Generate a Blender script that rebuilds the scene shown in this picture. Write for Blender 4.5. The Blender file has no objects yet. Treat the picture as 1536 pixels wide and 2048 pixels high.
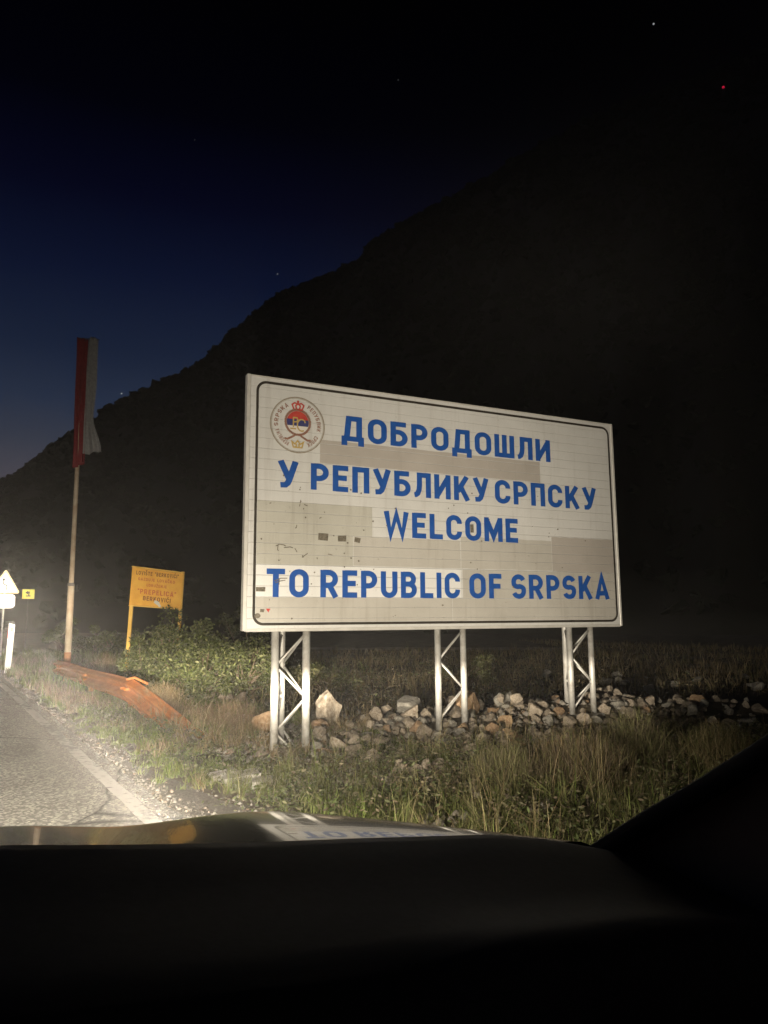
import bpy, bmesh, math, random
import numpy as np
from mathutils import Vector, Matrix, noise as mnoise

random.seed(7)
rng = np.random.default_rng(11)
scene = bpy.context.scene
col = scene.collection
R = math.radians

# ---------------------------------------------------------------- camera
EYE = 1.35
cam_d = bpy.data.cameras.new('camera')
cam_d.sensor_fit = 'VERTICAL'
cam_d.sensor_height = 36.0
cam_d.lens = 26.0
cam_d.clip_start = 0.05
cam_d.clip_end = 3000
cam = bpy.data.objects.new('camera', cam_d)
col.objects.link(cam)
th, ro = R(8.195), -0.00696
fw = Vector((0, math.cos(th), math.sin(th)))
rt = Vector((1, 0, 0))
up = rt.cross(fw)
rt2 = rt * math.cos(ro) + up * math.sin(ro)
up2 = up * math.cos(ro) - rt * math.sin(ro)
m = Matrix((rt2, up2, -fw)).transposed().to_4x4()
m.translation = Vector((0, 0, EYE))
cam.matrix_world = m
scene.camera = cam

# ---------------------------------------------------------------- render / exposure
vs = scene.view_settings
vs.view_transform = 'Standard'
vs.look = 'None'
vs.exposure = 0.0
vs.gamma = 1.0
vs.use_curve_mapping = False
cy = scene.cycles
cy.use_denoising = True
cy.max_bounces = 5
cy.diffuse_bounces = 2
cy.glossy_bounces = 2
cy.transmission_bounces = 2
cy.volume_bounces = 0
cy.transparent_max_bounces = 4
cy.sample_clamp_indirect = 3.0
cy.caustics_reflective = False
cy.caustics_refractive = False

# ---------------------------------------------------------------- world: last dusk light, a few stars
world = bpy.data.worlds.new('World')
scene.world = world
world.use_nodes = True
wn = world.node_tree
wn.nodes.clear()
def wnode(t, **k):
    n = wn.nodes.new(t)
    for a, b in k.items(): setattr(n, a, b)
    return n
w_out = wnode('ShaderNodeOutputWorld')
w_bg = wnode('ShaderNodeBackground')
w_tc = wnode('ShaderNodeTexCoord')
w_sep = wnode('ShaderNodeSeparateXYZ')
wn.links.new(w_tc.outputs['Generated'], w_sep.inputs[0])
w_ramp = wnode('ShaderNodeValToRGB')
cr = w_ramp.color_ramp
cr.interpolation = 'LINEAR'
SKY = [(0.0, (.095, .08, .092)), (.15, (.082, .073, .094)), (.22, (.037, .046, .075)), (.27, (.0175, .031, .068)), (.33, (.0070, .0160, .045)),
       (.42, (.0016, .0055, .0265)), (.50, (.0003, .0011, .0105)), (.58, (.00008, .0002, .0024)), (.68, (.00004, .00004, .0003)), (1.0, (.00002, .00002, .00005))]
while len(cr.elements) < len(SKY): cr.elements.new(0.5)
for e, (p, c) in zip(cr.elements, SKY):
    e.position = p
    e.color = (*c, 1)
wn.links.new(w_sep.outputs['Z'], w_ramp.inputs[0])
w_dot = wnode('ShaderNodeVectorMath', operation='DOT_PRODUCT')
w_dot.inputs[1].default_value = (-.866, .5, 0)                 # where the sun went down
wn.links.new(w_tc.outputs['Generated'], w_dot.inputs[0])
w_mr = wnode('ShaderNodeMapRange', interpolation_type='SMOOTHSTEP')
w_mr.inputs['From Min'].default_value = .08
w_mr.inputs['From Max'].default_value = .66
w_mr.inputs['To Min'].default_value = .06
w_mr.inputs['To Max'].default_value = 1.0
wn.links.new(w_dot.outputs['Value'], w_mr.inputs['Value'])
w_mul = wnode('ShaderNodeVectorMath', operation='SCALE')
wn.links.new(w_ramp.outputs[0], w_mul.inputs[0])
wn.links.new(w_mr.outputs[0], w_mul.inputs['Scale'])
last = w_mul.outputs[0]
STARS = [((.2947, .7155, .6334), .35), ((-.3297, .9007, .2829), .4), ((-.3814, .8868, .261), .4), ((-.1337, .8901, .4358), .12),
         ((-.22, .80, .56), .02), ((.02, .78, .62), .02)]
for dvec, s in STARS:
    dp = wnode('ShaderNodeVectorMath', operation='DOT_PRODUCT')
    dp.inputs[1].default_value = Vector(dvec).normalized()
    wn.links.new(w_tc.outputs['Generated'], dp.inputs[0])
    gt = wnode('ShaderNodeMath', operation='GREATER_THAN')
    gt.inputs[1].default_value = math.cos(.00095)
    wn.links.new(dp.outputs['Value'], gt.inputs[0])
    mx = wnode('ShaderNodeMix', data_type='RGBA')
    wn.links.new(gt.outputs[0], mx.inputs[0])
    wn.links.new(last, mx.inputs[6])
    mx.inputs[7].default_value = (s * .9, s * .97, s, 1)
    last = mx.outputs[2]
wn.links.new(last, w_bg.inputs['Color'])
w_bg.inputs['Strength'].default_value = 1.0
wn.links.new(w_bg.outputs[0], w_out.inputs['Surface'])

# ---------------------------------------------------------------- headlight constants (lamps are built with the car)
YAW = math.atan2(.5176, .8556)          # the road runs 31 degrees left of the camera axis
LAMP_H = .68
LAMP_POWER = 790.0
LAMP_COL = (1.0, .885, .71)
HAZE_DENSITY = .00075

# ================================================================= helpers
DX, DY = -.5176, .8556                  # along the road
NX, NY = .8556, .5176                   # to the right of the road
def W(d, n, z=0.0): return Vector((d * DX + n * NX, d * DY + n * NY, z))
def dn(x, y): return x * DX + y * DY, x * NX + y * NY

def tag(o, label, cat, group=None):
    o['label'] = label
    o['category'] = cat
    if group: o['group'] = group
    return o
def empty(name, loc=(0, 0, 0), rz=0.0):
    o = bpy.data.objects.new(name, None)
    o.empty_display_size = .2
    col.objects.link(o)
    o.location = loc
    o.rotation_euler = (0, 0, rz)
    return o
def link(name, me, mat, parent=None, smooth=False):
    if mat is not None and not me.materials: me.materials.append(mat)
    if smooth: me.polygons.foreach_set('use_smooth', [True] * len(me.polygons))
    o = bpy.data.objects.new(name, me)
    col.objects.link(o)
    if parent is not None: o.parent = parent
    return o
class MB:
    """collects boxes, tubes and sheets into one mesh"""
    def __init__(s): s.v, s.f = [], []
    def add(s, vs_, fs_):
        b = len(s.v)
        s.v += [tuple(v) for v in vs_]
        s.f += [tuple(i + b for i in f) for f in fs_]
    def box(s, x0, x1, y0, y1, z0, z1, bev=0.0):
        if bev <= 0:
            s.add([(x0, y0, z0), (x1, y0, z0), (x1, y1, z0), (x0, y1, z0), (x0, y0, z1), (x1, y0, z1), (x1, y1, z1), (x0, y1, z1)],
                  [(0, 3, 2, 1), (4, 5, 6, 7), (0, 1, 5, 4), (1, 2, 6, 5), (2, 3, 7, 6), (3, 0, 4, 7)])
        else:
            bm = bmesh.new()
            bmesh.ops.create_cube(bm, size=1)
            for v in bm.verts:
                v.co = ((x0 + x1) / 2 + v.co.x * (x1 - x0), (y0 + y1) / 2 + v.co.y * (y1 - y0), (z0 + z1) / 2 + v.co.z * (z1 - z0))
            bmesh.ops.bevel(bm, geom=bm.edges[:], offset=bev, segments=1, affect='EDGES')
            bm.verts.index_update()
            s.add([v.co[:] for v in bm.verts], [[v.index for v in f.verts] for f in bm.faces])
            bm.free()
    def tube(s, pts, rad, k=10, cap=True):
        pts = [Vector(p) for p in pts]
        n = len(pts)
        rads = rad if isinstance(rad, (list, tuple)) else [rad] * n
        b = len(s.v)
        ref = Vector((0, 0, 1)) if abs((pts[-1] - pts[0]).normalized().z) < .9 else Vector((1, 0, 0))
        for i, p in enumerate(pts):
            t = (pts[min(i + 1, n - 1)] - pts[max(i - 1, 0)]).normalized()
            a = t.cross(ref).normalized()
            c = t.cross(a)
            for j in range(k):
                q = 2 * math.pi * j / k
                s.v.append(tuple(p + (a * math.cos(q) + c * math.sin(q)) * rads[i]))
        for i in range(n - 1):
            for j in range(k):
                s.f.append((b + i * k + j, b + i * k + (j + 1) % k, b + (i + 1) * k + (j + 1) % k, b + (i + 1) * k + j))
        if cap:
            s.f.append(tuple(b + j for j in range(k))[::-1])
            s.f.append(tuple(b + (n - 1) * k + j for j in range(k)))
    def prism(s, poly, y0, y1):
        """poly of (x, z), extruded in y, front at y0"""
        n = len(poly)
        s.add([(x, y0, z) for x, z in poly] + [(x, y1, z) for x, z in poly],
              [tuple(range(n)), tuple(range(2 * n - 1, n - 1, -1))] + [(j, j + n, (j + 1) % n + n, (j + 1) % n) for j in range(n)])
    def mesh(s, name):
        me = bpy.data.meshes.new(name)
        me.from_pydata(s.v, [], s.f)
        me.update()
        return me
    def build(s, name, mat, parent=None, smooth=False): return link(name, s.mesh(name), mat, parent, smooth)

# ---------------------------------------------------------------- materials
def new_mat(name):
    mt = bpy.data.materials.new(name)
    mt.use_nodes = True
    nt = mt.node_tree
    return mt, nt, nt.nodes['Principled BSDF']
def mat(name, c1, c2=None, rough=.6, scale=6.0, detail=6.0, lo=.35, hi=.65, metal=0.0, bump=0.0, bscale=None, coat=0.0, obj=True, spec=.5, rand=0.0, stretch=None):
    mt, nt, bs = new_mat(name)
    bs.inputs['Roughness'].default_value = rough
    bs.inputs['Metallic'].default_value = metal
    bs.inputs['Coat Weight'].default_value = coat
    bs.inputs['Specular IOR Level'].default_value = spec
    if c2 is None and bump == 0:
        bs.inputs['Base Color'].default_value = (*c1, 1)
        return mt
    tc = nt.nodes.new('ShaderNodeTexCoord')
    src = tc.outputs['Object'] if obj else tc.outputs['Generated']
    if stretch:
        mp = nt.nodes.new('ShaderNodeMapping')
        mp.inputs['Scale'].default_value = stretch
        nt.links.new(src, mp.inputs[0])
        src = mp.outputs[0]
    no = nt.nodes.new('ShaderNodeTexNoise')
    no.inputs['Scale'].default_value = scale
    no.inputs['Detail'].default_value = detail
    no.inputs['Roughness'].default_value = .65
    nt.links.new(src, no.inputs['Vector'])
    if c2 is not None:
        rp = nt.nodes.new('ShaderNodeValToRGB')
        rp.color_ramp.elements[0].position = lo
        rp.color_ramp.elements[0].color = (*c1, 1)
        rp.color_ramp.elements[1].position = hi
        rp.color_ramp.elements[1].color = (*c2, 1)
        nt.links.new(no.outputs['Fac'], rp.inputs[0])
        out = rp.outputs[0]
        if rand:
            oi = nt.nodes.new('ShaderNodeObjectInfo')
            hs = nt.nodes.new('ShaderNodeHueSaturation')
            mr = nt.nodes.new('ShaderNodeMapRange')
            mr.inputs['To Min'].default_value = 1 - rand
            mr.inputs['To Max'].default_value = 1 + rand
            nt.links.new(oi.outputs['Random'], mr.inputs['Value'])
            nt.links.new(mr.outputs[0], hs.inputs['Value'])
            nt.links.new(out, hs.inputs['Color'])
            out = hs.outputs[0]
        nt.links.new(out, bs.inputs['Base Color'])
    else:
        bs.inputs['Base Color'].default_value = (*c1, 1)
    if bump:
        n2 = no
        if bscale:
            n2 = nt.nodes.new('ShaderNodeTexNoise')
            n2.inputs['Scale'].default_value = bscale
            n2.inputs['Detail'].default_value = 6
            nt.links.new(src, n2.inputs['Vector'])
        bp = nt.nodes.new('ShaderNodeBump')
        bp.inputs['Strength'].default_value = bump
        bp.inputs['Distance'].default_value = .02
        nt.links.new(n2.outputs['Fac'], bp.inputs['Height'])
        nt.links.new(bp.outputs[0], bs.inputs['Normal'])
    return mt
def leaf_mat(name, rough=.6, trans=.25):
    """colour comes from the point attribute 'tint' (one colour for each blade or leaf)"""
    mt, nt, bs = new_mat(name)
    at = nt.nodes.new('ShaderNodeAttribute')
    at.attribute_name = 'tint'
    nt.links.new(at.outputs['Color'], bs.inputs['Base Color'])
    bs.inputs['Roughness'].default_value = rough
    bs.inputs['Specular IOR Level'].default_value = .3
    tr = nt.nodes.new('ShaderNodeBsdfTranslucent')
    nt.links.new(at.outputs['Color'], tr.inputs['Color'])
    mx = nt.nodes.new('ShaderNodeMixShader')
    mx.inputs[0].default_value = trans
    nt.links.new(bs.outputs[0], mx.inputs[1])
    nt.links.new(tr.outputs[0], mx.inputs[2])
    nt.links.new(mx.outputs[0], nt.nodes['Material Output'].inputs['Surface'])
    return mt

M = {}
M['soil'] = mat('soil', (.075, .058, .036), (.20, .165, .115), .95, 1.6, 9, .35, .7, bump=.6, bscale=14)
M['gravel'] = mat('gravel', (.11, .10, .083), (.25, .225, .19), .95, 40, 4, .3, .7, bump=.5)
M['stone'] = mat('limestone', (.22, .17, .12), (.50, .43, .34), .9, 5, 9, .32, .66, bump=.7, bscale=12, rand=.28)
M['stone_tan'] = mat('tan_limestone', (.28, .16, .08), (.52, .37, .23), .9, 5, 9, .32, .66, bump=.7, bscale=12, rand=.2)
M['stone_grey'] = mat('grey_limestone', (.20, .185, .155), (.44, .41, .35), .9, 6, 9, .32, .66, bump=.7, bscale=14, rand=.22)
M['galv'] = mat('galvanised_steel', (.24, .21, .17), (.58, .57, .53), .5, 5, 9, .26, .5, metal=.25, bump=.08, bscale=40)
M['alu'] = mat('aluminium_edging', (.62, .60, .55), (.80, .78, .72), .4, 5, 6, .3, .7, metal=.2)
M['rust'] = mat('rusty_steel', (.33, .105, .030), (.54, .20, .058), .8, 3, 7, .25, .6, bump=.06, bscale=40)
M['rust_dull'] = mat('weathered_rusty_steel', (.33, .112, .036), (.48, .19, .064), .8, 3, 7, .25, .6, bump=.06, bscale=40)
M['pole'] = mat('painted_pole', (.42, .30, .20), (.62, .54, .42), .55, 4, 8, .35, .7)
M['pole_rust'] = mat('rusty_pole_foot', (.30, .12, .045), (.52, .24, .09), .8, 8, 8, .3, .7)
M['orange_panel'] = mat('orange_sign_paint', (.60, .29, .035), (.74, .41, .06), .55, 4, 8, .3, .7)
M['yellow_post'] = mat('yellow_post_paint', (.62, .36, .06), (.76, .50, .12), .5, 6, 8, .3, .7)
M['ink_brown'] = mat('brown_lettering', (.13, .035, .012), (.20, .06, .02), .7, 20, 4)
M['ink_red'] = mat('faded_red_lettering', (.42, .08, .03), (.50, .14, .05), .7, 20, 4)
M['white_sheet'] = mat('white_reflective_sheet', (.86, .85, .80), (.93, .92, .87), .4, 8, 5)
M['cream_edge'] = mat('glare_paled_sign_border', (.88, .62, .26), (.93, .72, .36), .45, 10, 5)  # red border coloured pale, with the headlight glare put into its colour
M['yellow_sheet'] = mat('yellow_reflective_sheet', (.85, .70, .04), (.92, .80, .07), .4, 8, 5)
M['yellow_reflector'] = mat('yellow_reflector', (.85, .62, .06), None, .25)
M['red_reflector'] = mat('red_reflector', (.55, .03, .02), None, .25)
M['black_ink'] = mat('black_print', (.015, .014, .013), None, .55)
M['red_cloth'] = mat('red_cloth', (.20, .018, .026), (.27, .03, .036), .9, 12, 5)
M['blue_cloth'] = mat('blue_cloth', (.02, .03, .14), (.03, .045, .2), .9, 12, 5)
M['white_cloth'] = mat('white_cloth', (.28, .28, .29), (.38, .38, .385), .9, 12, 5)
M['bark'] = mat('shrub_bark', (.10, .07, .045), (.2, .15, .1), .9, 12, 6, bump=.4)
M['leaf'] = leaf_mat('leaf')
M['blade'] = leaf_mat('grass_blade', .7, .2)
M['concrete'] = mat('broken_concrete', (.30, .28, .25), (.58, .55, .50), .9, 7, 9, .3, .7, bump=.6, bscale=30)
M['steel_dark'] = mat('dark_steel', (.10, .09, .085), (.2, .18, .16), .6, 8, 6)
M['hill'] = mat('hill_soil', (.03, .03, .02), (.06, .055, .04), 1.0, .05, 6)
M['wood_far'] = mat('hill_foliage', (.022, .030, .014), (.05, .06, .03), 1.0, .2, 4)

# ================================================================= ground, road
def n2(x, y, s=1.0, seed=0.0): return mnoise.noise(Vector((x * s, y * s, seed)))
BL = Vector((-1.42, 7.60)); BR = Vector((3.086, 9.78))            # feet of the board's two ends
bu = (BR - BL).normalized(); bw = Vector((-bu.y, bu.x))           # along the board, and behind it
def buw(x, y):
    p = Vector((x, y)) - BL
    return p.dot(bu), p.dot(bw)
def BW(u, w, z=0.0): return Vector((BL.x + bu.x * u + bw.x * w, BL.y + bu.y * u + bw.y * w, z))
def sstep(a, b, x):
    t = min(1, max(0, (x - a) / (b - a)))
    return t * t * (3 - 2 * t)
def gz(x, y):
    d, n = dn(x, y)
    u, w = buw(x, y)
    far = 1 - sstep(25, 60, math.hypot(x, y))
    z = -.035 + .02 * sstep(1.5, 1.9, n)
    off = sstep(1.55, 2.6, n)
    z += off * far * (.06 * n2(x, y, .35) + .035 * n2(x, y, 1.1, 3.0) + .015 * n2(x, y, 3.0, 5.0))
    z += .17 * sstep(.9, 2.0, u) * (1 - sstep(6.5, 9, u)) * math.exp(-((w - .55) / .62) ** 2)      # stone bank
    z += .10 * math.exp(-((u - 4.9) / .9) ** 2 - ((w - .7) / .6) ** 2)
    if n < -6.6: z += .05 * sstep(-6.6, -8, n) * n2(x, y, .5)
    return z
def axis(lo, hi, step, far):
    a = list(np.arange(lo, hi + 1e-6, step))
    s, v, right = step, hi, []
    while v < far:
        s *= 1.3; v += s; right.append(v)
    s, v, left = step, lo, []
    while v > -far:
        s *= 1.3; v -= s; left.append(v)
    return left[::-1] + a + right
xs, ys = axis(-13, 10, .18, 240), axis(2, 24, .18, 240)
gv = [(x, y, gz(x, y)) for y in ys for x in xs]
nx_ = len(xs)
gf = [(j * nx_ + i, j * nx_ + i + 1, (j + 1) * nx_ + i + 1, (j + 1) * nx_ + i) for j in range(len(ys) - 1) for i in range(nx_ - 1)]
me = bpy.data.meshes.new('ground'); me.from_pydata(gv, [], gf); me.update()
ground = link('ground', me, M['soil'], smooth=True)
ground['kind'] = 'structure'

# asphalt: speckled aggregate, worn wheel tracks, thin cracks
mt, nt, bs = new_mat('asphalt')
tc = nt.nodes.new('ShaderNodeTexCoord')
def noise_node(sc, de=6, src=None):
    n = nt.nodes.new('ShaderNodeTexNoise')
    n.inputs['Scale'].default_value = sc
    n.inputs['Detail'].default_value = de
    nt.links.new(src or tc.outputs['Object'], n.inputs['Vector'])
    return n
def ramp(src, p0, c0, p1, c1):
    r = nt.nodes.new('ShaderNodeValToRGB')
    r.color_ramp.elements[0].position = p0; r.color_ramp.elements[0].color = (*c0, 1)
    r.color_ramp.elements[1].position = p1; r.color_ramp.elements[1].color = (*c1, 1)
    nt.links.new(src, r.inputs[0])
    return r.outputs[0]
def mixc(f, a, b, mode='MIX'):
    n = nt.nodes.new('ShaderNodeMix'); n.data_type = 'RGBA'; n.blend_type = mode
    for s_, i_ in ((f, 0), (a, 6), (b, 7)):
        if isinstance(s_, (int, float)): n.inputs[i_].default_value = s_
        elif isinstance(s_, tuple): n.inputs[i_].default_value = (*s_, 1)
        else: nt.links.new(s_, n.inputs[i_])
    return n.outputs[2]
base = ramp(noise_node(1.2, 8).outputs['Fac'], .3, (.315, .303, .275), .7, (.40, .388, .355))
vo = nt.nodes.new('ShaderNodeTexVoronoi'); vo.inputs['Scale'].default_value = 55
nt.links.new(tc.outputs['Object'], vo.inputs['Vector'])
speck = ramp(vo.outputs['Color'], .45, (.55, .55, .55), .95, (1.75, 1.72, 1.65))
c = mixc(1.0, base, speck, 'MULTIPLY')
wn_ = noise_node(.8, 5)
vadd = nt.nodes.new('ShaderNodeVectorMath'); vadd.operation = 'MULTIPLY_ADD'
vadd.inputs[1].default_value = (.55, .55, 0)
nt.links.new(wn_.outputs['Color'], vadd.inputs[0]); nt.links.new(tc.outputs['Object'], vadd.inputs[2])
vc = nt.nodes.new('ShaderNodeTexVoronoi'); vc.feature = 'DISTANCE_TO_EDGE'; vc.inputs['Scale'].default_value = .28
nt.links.new(vadd.outputs[0], vc.inputs['Vector'])
crk = ramp(vc.outputs['Distance'], .0022, (1, 1, 1), .0045, (0, 0, 0))
c = mixc(crk, c, (.035, .033, .03))
nt.links.new(c, bs.inputs['Base Color'])
bs.inputs['Roughness'].default_value = .9
bs.inputs['Specular IOR Level'].default_value = .25
bp = nt.nodes.new('ShaderNodeBump'); bp.inputs['Strength'].default_value = .5; bp.inputs['Distance'].default_value = .006
nt.links.new(vo.outputs['Distance'], bp.inputs['Height']); nt.links.new(bp.outputs[0], bs.inputs['Normal'])
M['asphalt'] = mt
# worn road paint
mt, nt, bs = new_mat('worn_road_paint')
tc = nt.nodes.new('ShaderNodeTexCoord')
n1 = noise_node(14, 9); n3 = noise_node(1.1, 4)
ad = nt.nodes.new('ShaderNodeMath'); ad.operation = 'ADD'
nt.links.new(n1.outputs['Fac'], ad.inputs[0]); nt.links.new(n3.outputs['Fac'], ad.inputs[1])
c = ramp(ad.outputs[0], .46, (.22, .215, .20), .60, (.52, .51, .48))
nt.links.new(c, bs.inputs['Base Color']); bs.inputs['Roughness'].default_value = .85
rp = [n for n in nt.nodes if n.type == 'VALTORGB'][0]
rp.color_ramp.elements[0].position = .88; rp.color_ramp.elements[1].position = 1.06 if False else 1.0
M['road_paint'] = mt

# road sheet, ragged right edge
mb = MB()
ds = list(np.arange(-12, 40, .12)) + list(np.arange(40, 420, 4.0))
rows = []
for d in ds:
    e = 1.55 + .05 * n2(d, 1, .9) + .035 * n2(d, 7, 4.0) + (.10 * sstep(6.0, 4.5, d) if d < 6 else 0)
    rows.append([W(d, -6.5 - .06 * n2(d, 20, 1.3), .0), W(d, -2, .015), W(d, 1.2, .004), W(d, e, .0), W(d, e + .03, -.05)])
for r_ in rows: mb.v += [tuple(p) for p in r_]
for i in range(len(rows) - 1):
    for j in range(4): mb.f.append((i * 5 + j, i * 5 + j + 1, (i + 1) * 5 + j + 1, (i + 1) * 5 + j))
road = mb.build('road', M['asphalt']); road['kind'] = 'structure'
mb = MB(); rows = []
for d in ds:
    a = 1.30 + .012 * n2(d, 3, 2.2); b = 1.42 + .012 * n2(d, 9, 2.2)
    rows.append([W(d, a, .0085), W(d, b, .0065)])
for r_ in rows: mb.v += [tuple(p) for p in r_]
for i in range(len(rows) - 1): mb.f.append((i * 2, i * 2 + 1, (i + 1) * 2 + 1, (i + 1) * 2))
o = mb.build('edge_line', M['road_paint'], road)
# gravel shoulder strip lying between asphalt and grass
mb = MB(); rows = []
for d in np.arange(2, 40, .15):
    wd = .28 + .14 * n2(d, 5, .8) + .55 * math.exp(-((d - 5.0) / 1.5) ** 2)
    p = [W(d, 1.45), W(d, 1.55 + wd * .5), W(d, 1.55 + wd)]
    rows.append([(q.x, q.y, max(gz(q.x, q.y), -.02) + h) for q, h in zip(p, (.012, .014, -.03))])
for r_ in rows: mb.v += r_
for i in range(len(rows) - 1):
    for j in range(2): mb.f.append((i * 3 + j, i * 3 + j + 1, (i + 1) * 3 + j + 1, (i + 1) * 3 + j))
for k in range(len(mb.v)):                                   # sink the road side under the asphalt edge
    if k % 3 == 0: mb.v[k] = (mb.v[k][0], mb.v[k][1], -.03)
sh = mb.build('gravel_shoulder', M['gravel'], smooth=True); sh['kind'] = 'structure'

mb = MB(); rows = []
for i in range(41):
    t = i / 40
    x = -8.5 + 17 * t; y = 34.5 - 1.8 * t + .5 * math.sin(5 * t)
    rows.append([(x, y - 1.5 - .25 * n2(x, 3, .7), gz(x, y - 1.5) + .02), (x, y, gz(x, y) + .06), (x, y + 1.5 + .25 * n2(x, 8, .7), gz(x, y + 1.5) + .02)])
for r_ in rows: mb.v += r_
for i in range(40):
    for j in range(2): mb.f.append((i * 3 + j, (i + 1) * 3 + j, (i + 1) * 3 + j + 1, i * 3 + j + 1))
M['track'] = mat('pale_track_gravel', (.24, .21, .17), (.42, .38, .32), .95, 6, 8, .3, .7, bump=.4)
trk = mb.build('field_track', M['track'], smooth=True); trk['kind'] = 'structure'

# ================================================================= hill with woodland
RIDGE = [(-75, 3), (-60, 4), (-45, 5.5), (-36, 7.2), (-27.8, 9.3), (-26, 10.7), (-24.8, 11.8), (-21.5, 14.6), (-19.8, 16.0), (-14.4, 18.8), (-13.3, 19.9), (-10.7, 22.5), (-8.3, 24.4), (-5.1, 25.6),
         (-1.8, 27.0), (-1, 28.1), (1.5, 29.4), (4.8, 30.6), (9.8, 32.6), (13.9, 33.9), (17.9, 34.9), (21.8, 35.4), (30, 36), (45, 35), (70, 30), (95, 24)]
ra, re = [a for a, _ in RIDGE], [b for _, b in RIDGE]
azs = np.arange(-75, 95.1, .6)
hill_v, hill_f = [], []
NR = 26
def ridge_r(a): return 230 - 60 * sstep(-40, 25, a)
def base_r(a): return 95 - 35 * sstep(-35, 15, a)
def hill_pt(a, s):
    r0, r1 = base_r(a), ridge_r(a)
    H = r1 * math.tan(R(np.interp(a, ra, re))) + EYE
    if s <= 1:
        r = r0 + (r1 - r0) * s
        t = s ** 1.12
        z = H * t
        z += .045 * H * math.sin(math.pi * s) * n2(a * .35, s * 5, 1.0, 2.0) * 2
    else:
        r = r1 + (s - 1) * 60
        z = H * (1 - (s - 1) * .9)
    return (r * math.sin(R(a)), r * math.cos(R(a)), z - .6)
ss = list(np.linspace(0, 1, NR)) + [1.3, 1.7, 2.1]
for a in azs:
    for s in ss: hill_v.append(hill_pt(a, s))
K = len(ss)
for i in range(len(azs) - 1):
    for j in range(K - 1): hill_f.append((i * K + j, (i + 1) * K + j, (i + 1) * K + j + 1, i * K + j + 1))
me = bpy.data.meshes.new('hill'); me.from_pydata(hill_v, [], hill_f); me.update()
hill = link('hill', me, M['hill'], smooth=True); hill['kind'] = 'structure'
# woodland: low rough crowns, many faces each
base_tris = []
cv, cf = [], []
def crown(cx, cy_, cz, r):
    k = 14
    pts = []
    for _ in range(k):
        v = Vector((random.gauss(0, 1), random.gauss(0, 1), random.gauss(0, 1))).normalized()
        q = r * random.uniform(.55, 1.05)
        pts.append((cx + v.x * q, cy_ + v.y * q, cz + v.z * q * .85))
    b = len(cv); cv.extend(pts)
    for _ in range(18):
        cf.append(tuple(b + t for t in random.sample(range(k), 3)))
for _ in range(9000):
    a = random.uniform(-40, 48)
    s = min(1.03, random.random() ** .55 * 1.04) if random.random() < .75 else random.uniform(.965, 1.02)
    x, y, z = hill_pt(a, s)
    crown(x, y, z + .5, random.uniform(.7, 1.6) * (1.25 if a < -10 else 1.0) * (random.uniform(.9, 1.7) if s > .96 else 1.0))
me = bpy.data.meshes.new('woodland'); me.from_pydata(cv, [], cf); me.update()
wood = link('woodland', me, M['wood_far'])
wood['kind'] = 'stuff'
tag(wood, 'dark low woodland covering the mountainside behind the board', 'woodland')

# red beacon on the mountain
hp = Vector(hill_pt(27.0, .93))
dirv = Vector((.3783, .7425, .5528))
rr = 158.0
bpz = Vector((0, 0, EYE)) + dirv * (rr / math.hypot(dirv.x, dirv.y))
bx, by = bpz.x, bpz.y
# ground of the hill under the beacon
rh = math.hypot(bx, by); r0, r1 = base_r(27.0), ridge_r(27.0)
gz_h = hill_pt(27.0, (rh - r0) / (r1 - r0))[2]
mast = empty('beacon_mast', (bx, by, gz_h))
mh = max(3.0, bpz.z - gz_h)
mb = MB()
for k in range(3):
    q = 2 * math.pi * k / 3
    mb.tube([(.5 * math.cos(q), .5 * math.sin(q), -1.5), (.15 * math.cos(q), .15 * math.sin(q), mh)], .05, 6)
mb.build('mast', M['steel_dark'], mast)
mt, nt, bs = new_mat('red_beacon_light')
bs.inputs['Base Color'].default_value = (.3, .01, .02, 1)
bs.inputs['Emission Color'].default_value = (1, .02, .08, 1)
bs.inputs['Emission Strength'].default_value = .55
bm = bmesh.new(); bmesh.ops.create_icosphere(bm, subdivisions=2, radius=.26)
me = bpy.data.meshes.new('beacon_lamp'); bm.to_mesh(me); bm.free()
o = link('beacon_lamp', me, mt, mast, True); o.location = (0, 0, mh)
tag(mast, 'tiny red warning light on a mast high on the dark mountainside', 'beacon')

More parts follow.
